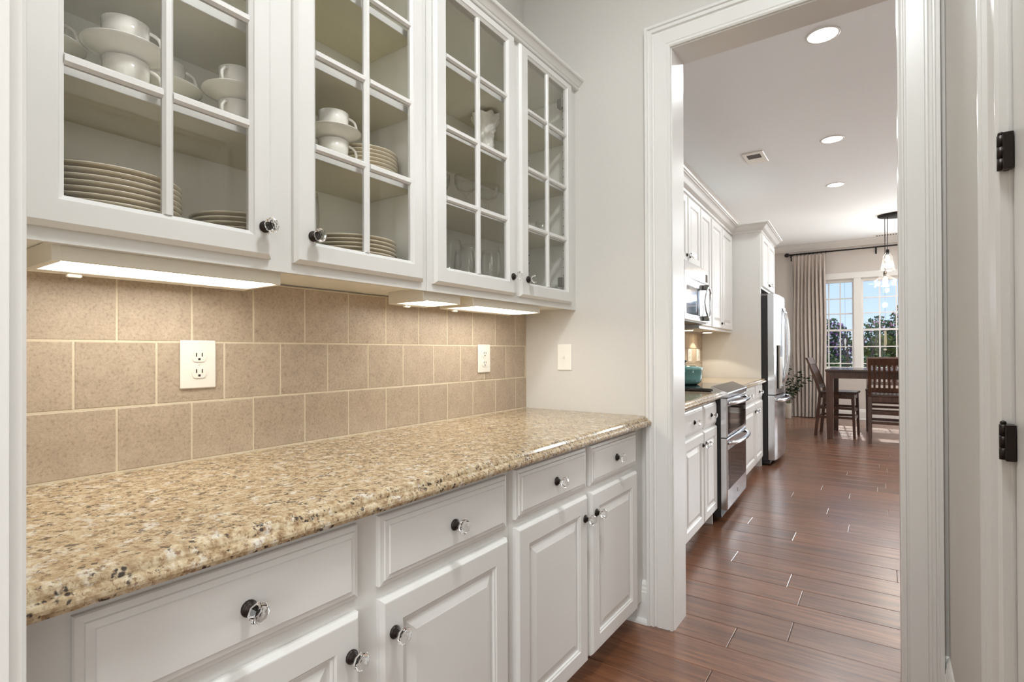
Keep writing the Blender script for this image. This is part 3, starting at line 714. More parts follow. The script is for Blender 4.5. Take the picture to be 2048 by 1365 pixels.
# ------------------------------------------------------------------ kitchen run (frame K: x = out from the cabinets, y = along the run)
KF = -.044                                                 # base frame face; doors stand out to -.025
RS0, RS1 = 1.425, 2.165                                    # range
base_cabinet('white kitchen base cabinet nearest the doorway, left of the oven', .06, 1.405, ((.535, .995), (1.020, 1.380)), (.705, .855), (.112, .690), 'K', KF, -.645, hi=False)
base_cabinet('white kitchen base cabinet between the oven and the fridge', 2.185, 3.585, ((2.300, 3.030), (3.055, 3.500)), (.725, .872), (.120, .702), 'K', KF, -.645, hi=False)
worktop('short granite worktop between doorway and oven in the kitchen', 0, -.6445, .01, RS0 - .003, 'K')
worktop('granite worktop between the oven and the tall panel in the kitchen', 0, -.6445, RS1 + .003, 3.598, 'K')

# range with two ovens
rg = thing('double_oven_range', 'stainless double oven range with black glass cooktop', 'stove', (-.3, (RS0 + RS1) / 2, 0), 'K')
MB().box(-.63, -.012, RS0, RS1, .055, .905).build('body', 'black', rg)
for (a, b_) in ((RS0 + .02, -.58), (RS1 - .06, -.58), (RS0 + .02, -.10), (RS1 - .06, -.10)): MB().lathe([(0, 0), (.02, 0), (.016, .02), (.016, .06), (0, .06)], (b_, a + .02, 0), 'z', 10).build('foot', 'black', rg)
MB().box(-.60, -.06, RS0 - .001, RS1 + .001, .9155, .937, .004).build('cooktop', 'blackglass', rg)
MB().sweep([[(x, RS0, z), (x, RS1, z)] for x, z in ((-.075, .905), (-.075, .950), (-.065, .953), (.035, .912), (.040, .905), (.036, .878), (-.012, .878))]).build('control_panel', 'steel', rg)
MB().sweep([[(x, RS0 + .012, z), (x, RS1 - .012, z)] for x, z in ((-.066, .9545), (.033, .9140), (.032, .9115), (-.067, .952))]).build('control_glass', 'blackglass', rg)
def oven_door(z0, z1, gz0, gz1, hz):
    d = MB().rings([(RS0, RS1, z0, z1, -.010), (RS0, RS1, z0, z1, .026), (RS0 + .006, RS1 - .006, z0 + .006, z1 - .006, .032)], cap0=True, cap1=True).build('oven_door', 'steel', rg)
    MB().box(.0315, .0335, RS0 + .030, RS1 - .030, gz0, gz1, .001).build('window_glass', 'blackglass', d)
    pts = []
    for i in range(17):
        u = i / 16; pts.append((.036 + .052 * math.sin(PI * u) ** .45 if 0 < u < 1 else .032, RS0 + .035 + (RS1 - RS0 - .07) * u, hz))
    MB().tube(pts, .016, 10, flat=.85).build('handle', 'chrome', d); return d
oven_door(.600, .868, .622, .815, .838)
lo = oven_door(.098, .592, .235, .515, .560)
MB().box(.0318, .0338, RS0 + .36, RS0 + .385, .150, .185, .002).build('badge', 'greyhinge', lo)
MB().box(-.05, -.012, RS0 + .01, RS1 - .01, .04, .095).build('kick_panel', 'black', rg)

# teal dutch oven on the cooktop
DX, DYY = -.375, 1.845; dz = .9375
do = thing('dutch_oven', 'teal enamelled dutch oven with black knob on the cooktop', 'pot', (DX, DYY, dz), 'K')
MB().lathe([(0, .004), (.10, .0), (.112, .004), (.130, .02), (.138, .05), (.143, .115), (.146, .118), (.146, .124), (.136, .124), (.130, .05), (.10, .012), (0, .012)], (DX, DYY, dz), 'z', 40).build('body', 'teal', do)
ld = MB().lathe([(.147, .124), (.148, .130), (.140, .137), (.10, .146), (.05, .152), (0, .153)], (DX, DYY, dz), 'z', 40).build('lid', 'teal', do)
MB().lathe([(0, .153), (.012, .153), (.011, .165), (.016, .176), (.026, .181), (.026, .187), (.020, .190), (0, .190)], (DX, DYY, dz), 'z', 20).build('knob', 'black', ld)
for sg in (1, -1):
    pts = [(DX + .035 * math.cos(PI * i / 10) * 1.3, DYY + sg * (.136 + .030 * math.sin(PI * i / 10)), dz + .106) for i in range(11)]
    MB().tube(pts, .009, 8).build('handle', 'teal', do)

# upper cabinets, microwave, panel, fridge cabinet
UKF = -.339; UKB, UKT = 1.395, 2.455
def k_upper(label, ya, yb, cols, z0, z1, knobs, xf=UKF, xb=-.6505 + .002, zt=UKT):
    t = thing('kitchen_wall_cabinet', label, 'cabinet', ((xf + xb) / 2, (ya + yb) / 2, z0), 'K')
    c = MB(); c.box(xb, xf - .02, ya, ya + .018, z0, zt); c.box(xb, xf - .02, yb - .018, yb, z0, zt); c.box(xb, xf - .02, ya + .018, yb - .018, z0 + .008, z0 + .024); c.box(xb, xf - .02, ya + .018, yb - .018, zt - .02, zt)
    c.build('carcass', 'cab', t); MB().box(xf - .02, xf, ya, yb, z0, zt).build('face_frame', 'cab', t)
    for i, (u, v) in enumerate(cols):
        d = raised_door(t, u, v, z0 + .022, z1, xf)
        if knobs[i]: knob(d, xf + .019, v - .03 if knobs[i] == 'r' else u + .03, z0 + .075, 1.1, False)
    return t
k_upper('white kitchen wall cabinet nearest the doorway, left of the microwave', .10, 1.395, ((.15, .74), (.76, 1.375)), UKB, 2.42, ('r', 'l'))
k_upper('short white wall cabinet directly above the microwave', 1.397, 2.195, ((1.41, 1.775), (1.805, 2.180)), 1.875, 2.42, ('r', 'l'))
k_upper('narrow tall white wall cabinet right of the microwave', 2.197, 2.592, ((2.205, 2.575),), UKB, 2.42, (None,))
k_upper('white two-door wall cabinet touching the tall fridge panel', 2.594, 3.598, ((2.615, 3.045), (3.070, 3.560)), UKB, 2.42, ('r', None))
mw = thing('microwave', 'stainless over-range microwave with oval looped handle', 'microwave', (-.45, 1.795, 1.42), 'K')
MB().box(-.645, -.275, 1.425, 2.165, 1.425, 1.868).build('body', 'black', mw)
md = MB().rings([(1.425, 2.165, 1.432, 1.745, -.275), (1.425, 2.165, 1.432, 1.745, -.258), (1.430, 2.160, 1.437, 1.740, -.252)], cap0=True, cap1=True).build('door', 'steel', mw)
MB().rings([(1.425, 2.165, 1.748, 1.868, -.275), (1.425, 2.165, 1.748, 1.868, -.258), (1.430, 2.160, 1.753, 1.863, -.252)], cap0=True, cap1=True).build('vent_panel', 'steel', mw)
MB().box(-.253, -.2505, 1.47, 1.86, 1.475, 1.69, .002).build('window_glass', 'mirrorglass', md)
MB().box(-.253, -.2505, 2.06, 2.13, 1.765, 1.830, .002).build('display', 'blackglass', mw)
pts = [(-.222 + .012 * abs(math.cos(2 * PI * i / 32)), 1.99 + .085 * math.sin(2 * PI * i / 32), 1.588 + .125 * math.cos(2 * PI * i / 32)) for i in range(33)]
MB().tube(pts, .008, 8).build('handle', 'steel', md)
for zz in (1.463, 1.713): MB().box(-.254, -.205, 1.965, 2.015, zz - .02, zz + .02, .008).build('handle_mount', 'greyhinge', md)
tag(MB().box(-.644, -.052, 3.600, 3.620, 0, 2.455).build('fridge_panel', 'cab', None, 'K'), 'tall flat white panel closing the near side of the fridge', 'panel')
k_upper('white cabinet with two doors above the fridge', 3.622, 4.60, ((3.640, 4.095), (4.110, 4.585)), 1.855, 2.43, ('r', 'l'), xf=-.050)
tag(MB().box(-.644, -.052, 4.602, 4.622, 0, 2.455).build('fridge_panel', 'cab', None, 'K'), 'tall flat white panel behind the fridge, towards the curtain', 'panel')
# crown over the run
cpk = [(0, 0), (.012, 0), (.014, .018), (.024, .024), (.040, .036), (.058, .056), (.068, .066), (.078, .070), (.080, .078), (.088, .080), (.088, .098), (0, .098)]
rows = []
for o, z in cpk:
    z += 2.445
    rows.append([(UKF + o, .02, z), (UKF + o, 3.600 - o, z), (-.050 + o, 3.600 - o, z), (-.050 + o, 4.622 + o, z), (-.5, 4.622 + o, z)])
S(MB().sweep(rows), 'trim_11', 'cab', 'K')
# light rail and puck lights under the uppers
for i, (px, py) in enumerate(((-.50, 3.20), (-.50, 2.45))):
    pk = thing('puck_light', ('round lit puck light under kitchen cabinet next to the tall panel', 'round lit puck light under the kitchen cabinet near the microwave')[i], 'light', (px, py, 1.385), 'K')
    MB().lathe([(.045, 1.387), (.050, 1.387), (.053, 1.402), (.045, 1.402)], (px, py, 0), 'z', 20).build('ring', 'chrome', pk)
    MB().lathe([(0, 1.3855), (.044, 1.3865), (.044, 1.392), (0, 1.392)], (px, py, 0), 'z', 20).build('lens', 'puck', pk)
    q = KO + KR @ Vector((px, py, 1.383)); light('puck_lamp', 'SPOT', q, 5, (1, .88, .68)).data.spot_size = 2.0

# french door fridge
fr = thing('refrigerator', 'stainless french door fridge with black sides and bottom freezer', 'refrigerator', (-.3, 4.11, 0), 'K')
F0, F1 = 3.635, 4.585; FX = .008
MB().box(-.62, FX - .004, F0, F1, .05, 1.775, .004).build('body', 'black', fr)
MB().box(-.10, .02, F0 + .02, F1 - .02, .02, .06).build('kick_grille', 'black', fr)
for a in (F0 + .05, F1 - .05): MB().box(-.08, .045, a - .035, a + .035, 1.775, 1.800, .006).build('hinge_cover', 'vent', fr)
for (bx, a) in ((-.55, F0 + .06), (-.55, F1 - .06), (-.05, F0 + .06), (-.05, F1 - .06)): MB().lathe([(0, 0), (.022, 0), (.022, .055), (0, .055)], (bx, a, 0), 'z', 10).build('foot', 'black', fr)
def bowed(y0, y1, z0, z1, nm, bow0, bow1):
    n = 10; prof = []
    for i in range(n + 1):
        u = i / n; y = y0 + (y1 - y0) * u; U = bow0 + (bow1 - bow0) * u
        prof.append((FX + .066 + .030 * math.sin(PI * U), y))
    prof[0] = (prof[0][0] - .006, y0); prof[-1] = (prof[-1][0] - .006, y1)
    prof = [(FX, y0)] + prof + [(FX, y1)]
    return MB().prism(prof, z0, z1, 'z').build(nm, 'steel', fr)
ym = (F0 + F1) / 2
dl = bowed(F0, ym - .003, .745, 1.792, 'fridge_door', 0, .5); d2 = bowed(ym + .003, F1, .745, 1.792, 'fridge_door', .5, 1); fz_ = bowed(F0, F1, .065, .735, 'freezer_drawer', 0, 1)
for (d, yy) in ((dl, ym - .055), (d2, ym + .055)):
    pts = [(FX + .10 + .045 * math.sin(PI * min(1, max(0, i / 14))) ** .6, yy, .85 + .82 * i / 14) for i in range(15)]
    MB().tube(pts, .013, 10).build('handle', 'chrome', d)
pts = [(FX + .075 + .080 * math.sin(PI * i / 16) ** .5, F0 + .09 + (F1 - F0 - .18) * i / 16, .680) for i in range(17)]
MB().tube(pts, .015, 10, flat=1.3).build('handle', 'chrome', fz_)
dp = MB().box(FX + .083, FX + .1005, F0 + .12, F0 + .34, .80, 1.26, .004).build('dispenser', 'recess', dl)
MB().box(FX + .099, FX + .1035, F0 + .125, F0 + .335, 1.14, 1.255, .003).build('dispenser_display', 'chrome', dl)
MB().box(FX + .095, FX + .112, F0 + .13, F0 + .33, .802, .83, .003).build('drip_tray', 'chrome', dl)

# ------------------------------------------------------------------ ceiling things
def can(x, y, label):
    t = thing('recessed_light', label, 'light', (x, y, CEIL - .008))
    MB().lathe([(.080, CEIL - .002), (.083, CEIL - .006), (.092, CEIL - .005), (.095, CEIL), (.080, CEIL)], (x, y, 0), 'z', 32).build('trim_ring', 'trim', t)
    MB().lathe([(0, CEIL - .003), (.081, CEIL - .003), (.081, CEIL - .0005), (0, CEIL - .0005)], (x, y, 0), 'z', 32).build('lit_lens', 'can', t)
    light('recessed_lamp', 'AREA', (x, y, CEIL - .012), CANW, WARM, .14, shape='DISK')
CANW = 12
can(-.292, 3.718, 'round recessed ceiling light nearest the doorway'); can(-.372, 5.605, 'round recessed ceiling light second from the doorway, beside the square vent')
can(-.445, 7.165, 'round recessed ceiling light farthest from the doorway')
for (x, y) in ((1.5, 4.0), (1.5, 6.4), (1.6, 8.4)):   # unseen lamps added at the ceiling to brighten the kitchen
    light('kitchen_top_fill', 'AREA', (x, y, CEIL - .02), 32, WARM, .3, shape='DISK')
VX, VY = -1.03, 5.68
vt = thing('ceiling_vent', 'square white ceiling vent with small dark grille', 'vent', (VX, VY, CEIL - .012))
MB().box(VX - .095, VX + .095, VY - .165, VY + .165, CEIL - .012, CEIL, .004).build('cover', 'plastic', vt)
MB().box(VX - .060, VX + .060, VY - .115, VY + .0, CEIL - .0135, CEIL - .011).build('grille', 'vent', vt)
for i in range(5): MB().box(VX - .060, VX + .060, VY - .108 + i * .024, VY - .103 + i * .024, CEIL - .016, CEIL - .012).build('slat', 'vent', vt)
rv = thing('supply_register', 'long slotted ceiling register at the far wall above curtain rod', 'vent', (.12, 10.73, CEIL - .01))
MB().box(-.12, .36, 10.66, 10.80, CEIL - .008, CEIL, .003).build('frame', 'plastic', rv)
for i in range(12): MB().box(-.095 + i * .037, -.070 + i * .037, 10.68, 10.78, CEIL - .0105, CEIL - .007).build('slot', 'vent', rv)

# pendant: oval canopy, rods, glass bells
pn = thing('pendant_light', 'black oval-canopy pendant with clear glass bell shades over table', 'light', (.33, 9.2, 2.05))
MB().lathe([(0, CEIL - .035), (.17, CEIL - .035), (.18, CEIL - .025), (.18, CEIL), (0, CEIL)], (.33, 9.2, 0), 'z', 40, sx=2.2).build('canopy', 'blackmetal', pn)
BELL = [(.014, 0), (.020, -.012), (.030, -.02), (.034, -.035), (.052, -.055), (.062, -.085), (.060, -.10), (.070, -.16), (.082, -.24), (.088, -.275)]
FLARE = [(.014, 0), (.020, -.01), (.026, -.02), (.05, -.035), (.10, -.07), (.135, -.095), (.135, -.105), (.12, -.15), (.135, -.18), (.135, -.19)]
def shade(x, y, ztop, prof, light_on=True):
    MB().tube([(x, y, CEIL - .03), (x, y, ztop)], .0045, 8).build('rod', 'blackmetal', pn)
    s = MB().lathe([(r, h) for r, h in prof] + [(r - .003, h) for r, h in reversed(prof)], (x, y, ztop), 'z', 36).build('glass_shade', 'shade', pn)
    MB().lathe([(0, .03), (.018, .03), (.022, .0), (.020, -.045), (0, -.045)], (x, y, ztop), 'z', 16).build('socket', 'bronze', s)
    MB().lathe([(.012, -.045), (.016, -.06), (.030, -.095), (.032, -.115), (.022, -.14), (0, -.148)], (x, y, ztop), 'z', 20).build('bulb', 'bulb', s)
    light('pendant_lamp', 'POINT', (x, y, ztop - .2), 7, (1, .9, .75)).data.shadow_soft_size = .05
shade(.052, 9.20, 2.600, BELL); shade(.022, 9.28, 2.305, FLARE); shade(.33, 9.20, 2.45, BELL); shade(.62, 9.2, 2.30, FLARE)

# ------------------------------------------------------------------ far windows
win = struct('window_1', ((WX0 + WX1) / 2, YF, WZ0))
def bx(x0, x1, y0, y1, z0, z1, nm, par, mat='trim', c=.003): return MB().box(x0, x1, y0, y1, z0, z1, c).build(nm, mat, par)
bx(WX0 - .09, WX0 + .012, YF - .022, YF + .001, WZ0 - .02, WZ1 + .012, 'side_casing', win); bx(WX1 - .012, WX1 + .09, YF - .022, YF + .001, WZ0 - .02, WZ1 + .012, 'side_casing', win)
bx(WX0 - .10, WX1 + .10, YF - .026, YF + .001, WZ1 - .012, WZ1 + .092, 'head_casing', win)
bx(WX0 - .12, WX1 + .12, YF - .075, YF + .05, WZ0 - .030, WZ0 + .005, 'stool', win); bx(WX0 - .09, WX1 + .09, YF - .020, YF + .001, WZ0 - .13, WZ0 - .030, 'apron', win)
bx(-.425, -.315, YF - .020, YF + .11, WZ0, WZ1, 'mullion', win)
MB().box(WX0, WX0 + .02, YF, YF + .12, WZ0, WZ1).box(WX1 - .02, WX1, YF, YF + .12, WZ0, WZ1).box(WX0, WX1, YF, YF + .12, WZ1 - .02, WZ1).box(WX0, WX1, YF, YF + .13, WZ0 - .005, WZ0 + .012).build('window_frame', 'trim', win)
def sash(x0, x1, z0, z1, yc, rows, cols, st=.028, bot=.03, top=.03):
    s = MB().sweep([[(x0 + a, y, z0 + a2), (x0 + a, y, z1 - a3), (x1 - a, y, z1 - a3), (x1 - a, y, z0 + a2), (x0 + a, y, z0 + a2)] for a, a2, a3, y in ((0, 0, 0, yc - .018), (0, 0, 0, yc + .018), (st, bot, top, yc + .018), (st, bot, top, yc - .018))], caps=False).build('sash', 'trim', win)
    gx0, gx1, gz0, gz1 = x0 + st, x1 - st, z0 + bot, z1 - top
    zs = rows if rows else []
    xs = [gx0 + (gx1 - gx0) * (i + 1) / cols for i in range(cols - 1)]
    for x in xs: MB().box(x - .010, x + .010, yc - .012, yc + .012, gz0, gz1).build('muntin', 'trim', s)
    cx = [gx0] + xs + [gx1]; zz = [gz0] + zs + [gz1]
    for z in zs:
        for i in range(cols): MB().box(cx[i] + (.010 if i else 0), cx[i + 1] - (.010 if i < cols - 1 else 0), yc - .012, yc + .012, z - .010, z + .010).build('muntin', 'trim', s)
    for i in range(cols):
        for k in range(len(zz) - 1): MB().box(cx[i], cx[i + 1], yc - .002, yc + .002, zz[k], zz[k + 1]).build('pane', 'outpane', s)
for (a, b_) in ((-1.01, -.425), (-.315, .44)):
    a2, b2 = (a, b_)
    sash(a2, b2, 1.545, 2.455, YF + .075, [1.852, 2.121], 3, top=.05, bot=.03); sash(a2, b2, .872, 1.578, YF + .035, [.973, 1.269], 3, bot=.042, top=.034)
# unseen window added around the kitchen fill lamp, out of the frame
w2 = struct('added_window', (1.75, YF, WZ0))
for x in (.85, 1.72, 2.59): MB().box(x, x + .06, YF, YF + .12, WZ0, WZ1).build('stile', 'trim', w2)
for z in (WZ0, 1.53, WZ1 - .06): MB().box(.91, 1.72, YF + .02, YF + .08, z, z + .06).box(1.78, 2.59, YF + .02, YF + .08, z, z + .06).build('rail', 'trim', w2)
MB().box(.88, 2.62, YF + .045, YF + .05, WZ0 + .03, WZ1 - .03).build('pane', 'pane', w2)

# curtain on its rod
RY, RZ = 10.885, 2.955
cr = thing('curtain_rod', 'black curtain rod with round finial, rings and brackets over the window', 'curtain rod', (-.3, RY, RZ))
MB().tube([(-1.42, RY, RZ), (.95, RY, RZ)], .014, 12).build('rod', 'blackmetal', cr)
MB().lathe([(0, -.045), (.018, -.043), (.034, -.022), (.037, 0), (.030, .022), (.018, .032), (.016, .05), (.02, .056), (.014, .06), (0, .06)], (-1.445, RY, RZ), 'x', 20).build('finial', 'blackmetal', cr)
for i in range(9):
    x = -1.350 + i * .0645; pts = [(x, RY + .024 * math.cos(2 * PI * k / 16), RZ - .008 + .024 * math.sin(2 * PI * k / 16)) for k in range(17)]
    MB().tube(pts, .004, 6).build('ring', 'blackmetal', cr)
for x in (-1.39, -.10):
    b_ = MB().box(x - .010, x + .010, RY, YF - .001, RZ - .045, RZ - .025, .002).box(x - .012, x + .012, YF - .008, YF - .0005, RZ - .10, RZ + .02, .002).build('bracket', 'blackmetal', cr)
nx, nz = 160, 28; vs = []; fs = []; rc = random.Random(5)
ph = [rc.uniform(-.5, .5) for _ in range(12)]
for j in range(nz + 1):
    v = j / nz; z = 2.925 - (2.925 - .012) * v; wd = 1.0 + .02 * v
    for i in range(nx + 1):
        u = i / nx; x = -1.105 + (u - .5) * .525 * wd
        amp = (.012 + .030 * min(1, v * 6)) ; s_ = u * 9 * 2 * PI
        x += .012 * math.sin(s_ * 2 + 1) * min(1, v * 4) + .006 * math.sin(7 * v + 5 * u)
        y = RY + amp * math.sin(s_ + .5 * math.sin(3 * v + 4 * u)) + .008 * math.sin(s_ * .37 + 2 * v)
        vs.append((x, y, z))
n0 = len(vs)
vs += [(x, y + .003, z) for x, y, z in vs]
for j in range(nz):
    for i in range(nx):
        a = j * (nx + 1) + i; fs.append((a, a + 1, a + nx + 2, a + nx + 1)); fs.append((n0 + a, n0 + a + nx + 1, n0 + a + nx + 2, n0 + a + 1))
tag(MB().add(vs, fs, True).build('curtain', 'curtain'), 'floor-length taupe pleated curtain left of the window', 'curtain')

# ------------------------------------------------------------------ dining set
TX0, TX1, TY0, TY1, TZ = -.655, .85, 8.31, 9.42, .945
tb = thing('dining_table', 'dark brown counter-height wooden dining table by the window', 'table', ((TX0 + TX1) / 2, (TY0 + TY1) / 2, 0))
MB().box(TX0, TX1, TY0, TY1, TZ - .028, TZ, .004).build('tabletop', 'tabletop', tb)
for (x, y) in ((TX0 + .010, TY0 + .015), (TX1 - .095, TY0 + .015), (TX0 + .010, TY1 - .10), (TX1 - .095, TY1 - .10)):
    MB().sweep([[(x + a * .085, y + b_ * .085, TZ - .028), (x + a * .085, y + b_ * .085, .35), (x + .008 + a * .069, y + .008 + b_ * .069, 0)] for a, b_ in ((0, 0), (1, 0), (1, 1), (0, 1))]).build('leg', 'walnut', tb)
MB().box(TX0 + .095, TX1 - .095, TY0 + .03, TY0 + .055, TZ - .118, TZ - .028).build('apron', 'walnut', tb); MB().box(TX0 + .095, TX1 - .095, TY1 - .055, TY1 - .03, TZ - .118, TZ - .028).build('apron', 'walnut', tb)
MB().box(TX0 + .025, TX0 + .05, TY0 + .10, TY1 - .10, TZ - .118, TZ - .028).build('apron', 'walnut', tb); MB().box(TX1 - .05, TX1 - .025, TY0 + .10, TY1 - .10, TZ - .118, TZ - .028).build('apron', 'walnut', tb)
# chair: faces +y, back at -y, origin on the floor under the seat
def make_chair(label):
    t = thing('counter_chair', label, 'chair', (0, 0, 0)); w = .225
    MB().box(-w - .005, w + .005, -.20, .225, .600, .630, .006).build('seat', 'tabletop', t)
    MB().box(-w + .04, w - .04, -.20, -.18, .535, .600).build('apron', 'walnut', t); MB().box(-w + .04, w - .04, .175, .195, .535, .600).build('apron', 'walnut', t)
    for sx in (1, -1): MB().box(sx * (w - .012), sx * (w - .032), -.18, .175, .535, .600).build('apron', 'walnut', t)
    def yb(z): return -.205 - (.06 * (1 - z / .60) if z < .60 else 0) - (.17 * ((z - .60) / .50) ** 1.15 if z > .60 else 0)
    for sx in (1, -1):
        x = sx * (w - .018); zs = [0, .2, .4, .60, .72, .85, .98, 1.10]
        MB().sweep([[(x + a * .018, yb(z) + b_ * (.019 if z < .9 else .014), z) for z in zs] for a, b_ in ((-1, -1), (1, -1), (1, 1), (-1, 1))]).build('leg', 'walnut', t)
        MB().sweep([[(x + a * (.019 - .004 * k), .185 + .018 * (k) + b_ * (.019 - .004 * k), .60 - .60 * k) for k in (0, 1)] for a, b_ in ((-1, -1), (1, -1), (1, 1), (-1, 1))]).build('leg', 'walnut', t)
    def rail(z0, z1, th, nm):
        MB().sweep([[(-w + .036, yb(z) + d, z), (w - .036, yb(z) + d, z)] for z, d in ((z0, -th), (z1, -th), (z1, th), (z0, th))]).build(nm, 'walnut', t)
    rail(1.010, 1.098, .011, 'top_rail'); rail(.668, .718, .010, 'lower_rail')
    for i in range(7):
        x = -.156 + i * .052; zs = [.718, .80, .88, .95, 1.010]
        MB().sweep([[(x + a * .013, yb(z) + b_ * .006, z) for z in zs] for a, b_ in ((-1, -1), (1, -1), (1, 1), (-1, 1))]).build('slat', 'walnut', t)
    for (z, y0, y1) in ((.27, yb(.27), .19), (.40, yb(.40), .187)):
        for sx in (1, -1): MB().box(sx * (w - .012), sx * (w - .028), y0, y1, z - .017, z + .017).build('stretcher', 'walnut', t)
    for (z, y) in ((.27, yb(.27)), (.40, yb(.40)), (.27, .193), (.37, .19)):
        MB().box(-w + .034, w - .034, y - .008, y + .008, z - .018, z + .018).build('stretcher', 'walnut', t)
    return t
ch = make_chair('dark slat-back wooden chair facing away, at the near side of the table')
ch.location = (.055, 8.505, 0); ch.rotation_euler = (0, 0, .0)
c2 = dup(ch); c2.location = (-.52, 8.84, 0); c2.rotation_euler = (0, 0, -PI / 2 - .08); tag(c2, 'dark wooden chair seen from its side at the left end of table', 'chair')
c3 = dup(ch); c3.location = (.00, 9.70, 0); c3.rotation_euler = (0, 0, PI); tag(c3, 'dark wooden chair behind the table, under the window', 'chair')
for c in (ch, c2, c3): c['group'] = 'counter-height chairs around the dining table'

# ------------------------------------------------------------------ potted plant beside the curtain
PX, PY = -1.408, 10.56
pp = thing('potted_plant', 'leafy green plant in a beige pot between fridge and curtain', 'plant', (PX, PY, 0))
MB().lathe([(0, 0), (.052, 0), (.056, .01), (.064, .25), (.068, .262), (.066, .268), (.058, .262), (.055, .24), (0, .24)], (PX, PY, 0), 'z', 24).build('pot', 'pot', pp)
MB().lathe([(0, .235), (.056, .235), (.056, .245), (0, .25)], (PX, PY, 0), 'z', 20).build('soil', 'soil', pp)
lm = bpy.data.meshes.new('leaf')
lv = [(0, 0, 0), (.014, .018, .002), (.019, .038, .0), (.012, .060, -.004), (0, .072, -.010), (-.012, .060, -.004), (-.019, .038, .0), (-.014, .018, .002), (0, .018, -.003), (0, .038, -.005), (0, .06, -.008)]
lm.from_pydata(lv, [], [(0, 1, 8), (1, 2, 9, 8), (2, 3, 10, 9), (3, 4, 10), (4, 5, 10), (5, 6, 9, 10), (6, 7, 8, 9), (7, 0, 8)]); lm.materials.append(M['houseleaf'])
rl = random.Random(12)
for (dx, dy, h, bend) in ((.0, .0, .74, .02), (.02, -.02, .60, .22), (.02, .01, .52, .34), (-.02, -.01, .66, -.05), (.01, -.03, .50, .10), (-.01, .02, .46, -.14), (.03, -.03, .36, .18)):
    pts = [Vector((PX + dx + bend * (i / 8) ** 1.6, PY + dy - .05 * (i / 8), .24 + h * (i / 8) ** .9)) for i in range(9)]
    MB().tube(pts, .004, 6, rs=[.0045 - .0003 * i for i in range(9)]).build('stem', 'leafdark', pp)
    for i in range(2, 9):
        for s_ in range(4 if h > .4 else 3):
            o = bpy.data.objects.new('leaf', lm); COL.objects.link(o); o.parent = pp
            p = pts[i] + Vector((rl.uniform(-.01, .01), rl.uniform(-.01, .01), rl.uniform(-.03, .03)))
            o.location = p - Vector((PX, PY, 0)); o.rotation_euler = (rl.uniform(-.7, .7), rl.uniform(-.7, .7), rl.uniform(0, 2 * PI)); k = rl.uniform(.8, 1.25); o.scale = (k, k, k)

# ------------------------------------------------------------------ outside
S(MB().box(-3, 3.2, YF + .12, YF + .66, 3.0, 3.04), 'trim_12', 'trim')
S(MB().box(-30, 30, YF + .3, 60, -.7, -.5), 'ground_outside', 'grass')
def foliage_mesh(name, mat, parent, blobs, n, size, seed):
    r = random.Random(seed); vs = []; fs = []
    tot = sum(b[3] * b[4] * b[5] for b in blobs)
    for (cx_, cy_, cz_, ax, ay, az) in blobs:
        for _ in range(int(n * ax * ay * az / tot)):
            while True:
                p = Vector((r.uniform(-1, 1), r.uniform(-1, 1), r.uniform(-1, 1)))
                if .15 < p.length < 1: break
            c = Vector((cx_ + p.x * ax, cy_ + p.y * ay, cz_ + p.z * az)); s_ = size * r.uniform(.6, 1.4)
            q = Matrix.Rotation(r.uniform(0, 6.28), 3, 'Z') @ Matrix.Rotation(r.uniform(-1.2, 1.2), 3, 'X') @ Matrix.Rotation(r.uniform(0, 6.28), 3, 'Y')
            b = len(vs)
            for a in ((-.5, 0, 0), (0, -.28, 0), (.5, 0, .1), (0, .28, 0)): vs.append(c + q @ (Vector(a) * s_))
            fs.append((b, b + 1, b + 2, b + 3))
    o = MB().add(vs, fs).build(name, mat, parent); o['kind'] = 'stuff'; return o
def bush(name, label, cat, x, y, blobs, n, size, leaf, flower, nf, seed, fsize=.05):
    t = thing(name, label, cat, (x, y, -.5))
    for k in range(4):
        a = k * 1.7 + seed; MB().tube([(x + .08 * math.cos(a), y + .08 * math.sin(a), -.5), (x + .2 * math.cos(a), y + .2 * math.sin(a), .4), (x + .5 * math.cos(a), y + .4 * math.sin(a), 1.5)], .03, 6, rs=[.04, .03, .012]).build('stem', 'bark', t)
    bl = [(x + a, y + b_, c, d, e, f) for a, b_, c, d, e, f in blobs]
    foliage_mesh('foliage', leaf, t, bl, n, size, seed)
    if nf: foliage_mesh('blossom', flower, t, bl, nf, fsize, seed + 50)
    return t
bush('flowering_shrub', 'purple flowering shrub outside the left window', 'shrub', -1.45, 15.3, [(-.35, 0, 1.05, .6, .6, .95), (.35, .0, 1.1, .55, .6, .9), (0, 0, .2, .9, .6, .6)], 9000, .085, 'leafdark', 'flower', 4200, 1, .07)
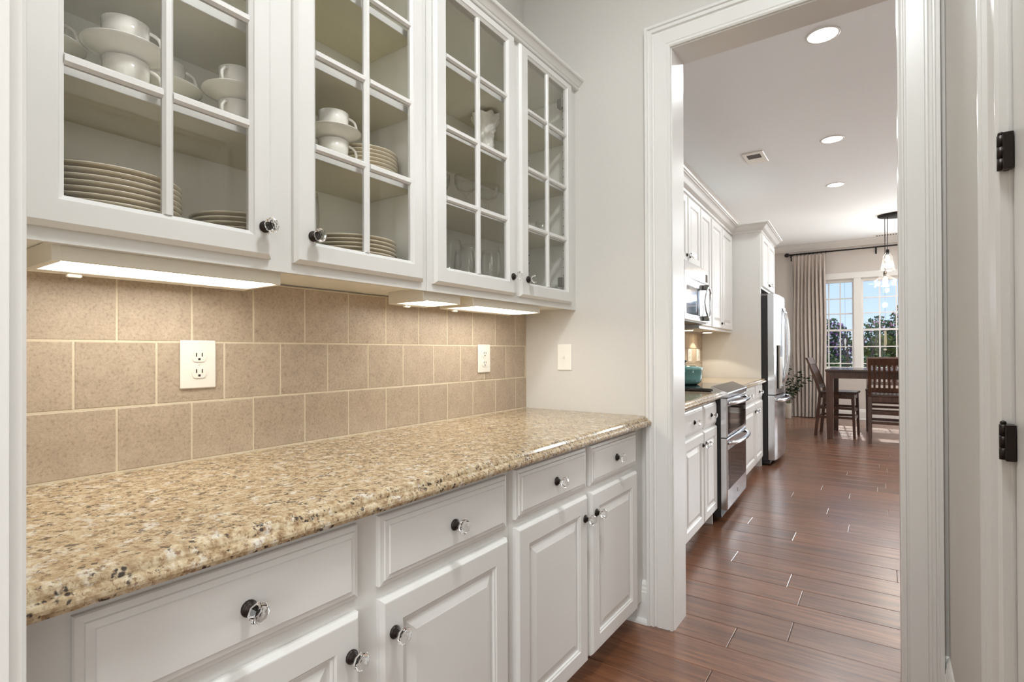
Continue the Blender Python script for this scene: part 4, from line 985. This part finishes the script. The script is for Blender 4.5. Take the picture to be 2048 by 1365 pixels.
bush('flowering_shrub', 'dark leafy shrub with pink blossoms outside the right window', 'shrub', .35, 15.4, [(-.45, 0, 1.2, .42, .6, .85), (.25, 0, 1.4, .6, .6, 1.0), (.8, 0, 1.5, .55, .6, 1.1), (.1, 0, .2, .9, .6, .7)], 11000, .085, 'leafdark', 'pinkflower', 2600, 2, .07)
bush('low_hedge', 'low dark green hedge under the shrubs outside', 'hedge', -.6, 13.1, [(-1.2, 0, .45, .7, .35, .62), (-.3, 0, .5, .7, .35, .62), (.6, 0, .5, .7, .35, .65), (1.4, 0, .5, .7, .35, .65)], 9000, .08, 'leafdark', 'flower', 60, 3)
bush('olive_shrub', 'yellow-green shrub behind the hanging feeder outside', 'shrub', .08, 14.0, [(-.1, 0, 1.1, .35, .3, .45), (.25, 0, .95, .3, .3, .4)], 1800, .08, 'leaflight', 'flower', 0, 4)
wc = thing('hanging_chime', 'cream tubular wind chime hanging outside the right window', 'wind chime', (.022, 11.62, 1.20))
MB().tube([(.022, 11.62, 3.001), (.022, 11.62, 1.55)], .0015, 5).build('cord', 'blackmetal', wc)
for i in range(5):
    a = 2 * PI * i / 5; MB().tube([(.022 + .012 * math.cos(a), 11.62 + .012 * math.sin(a), 1.55), (.022 + .018 * math.cos(a), 11.62 + .018 * math.sin(a), 1.30 - .012 * i)], .007, 6).build('tube', 'chime', wc)
MB().lathe([(0, 0), (.022, .002), (.026, .02), (.012, .032), (0, .034)], (.022, 11.62, 1.20), 'z', 12).build('clapper', 'chime', wc)
MB().tube([(.022, 11.62, 1.30), (.022, 11.62, 1.234)], .002, 5).build('cord', 'blackmetal', wc)
fe = thing('bird_feeder', 'small white hanging ornament outside the left window', 'ornament', (-.585, 11.6, 1.21))
MB().lathe([(0, 1.21), (.010, 1.215), (.006, 1.25), (.012, 1.27), (.006, 1.30), (.016, 1.34), (.018, 1.40), (.006, 1.43), (0, 1.43)], (-.585, 11.6, 0), 'z', 12).build('ornament_body', 'china', fe)
MB().tube([(-.585, 11.6, 1.43), (-.585, 11.6, 3.001)], .0015, 5).build('cord', 'blackmetal', fe)
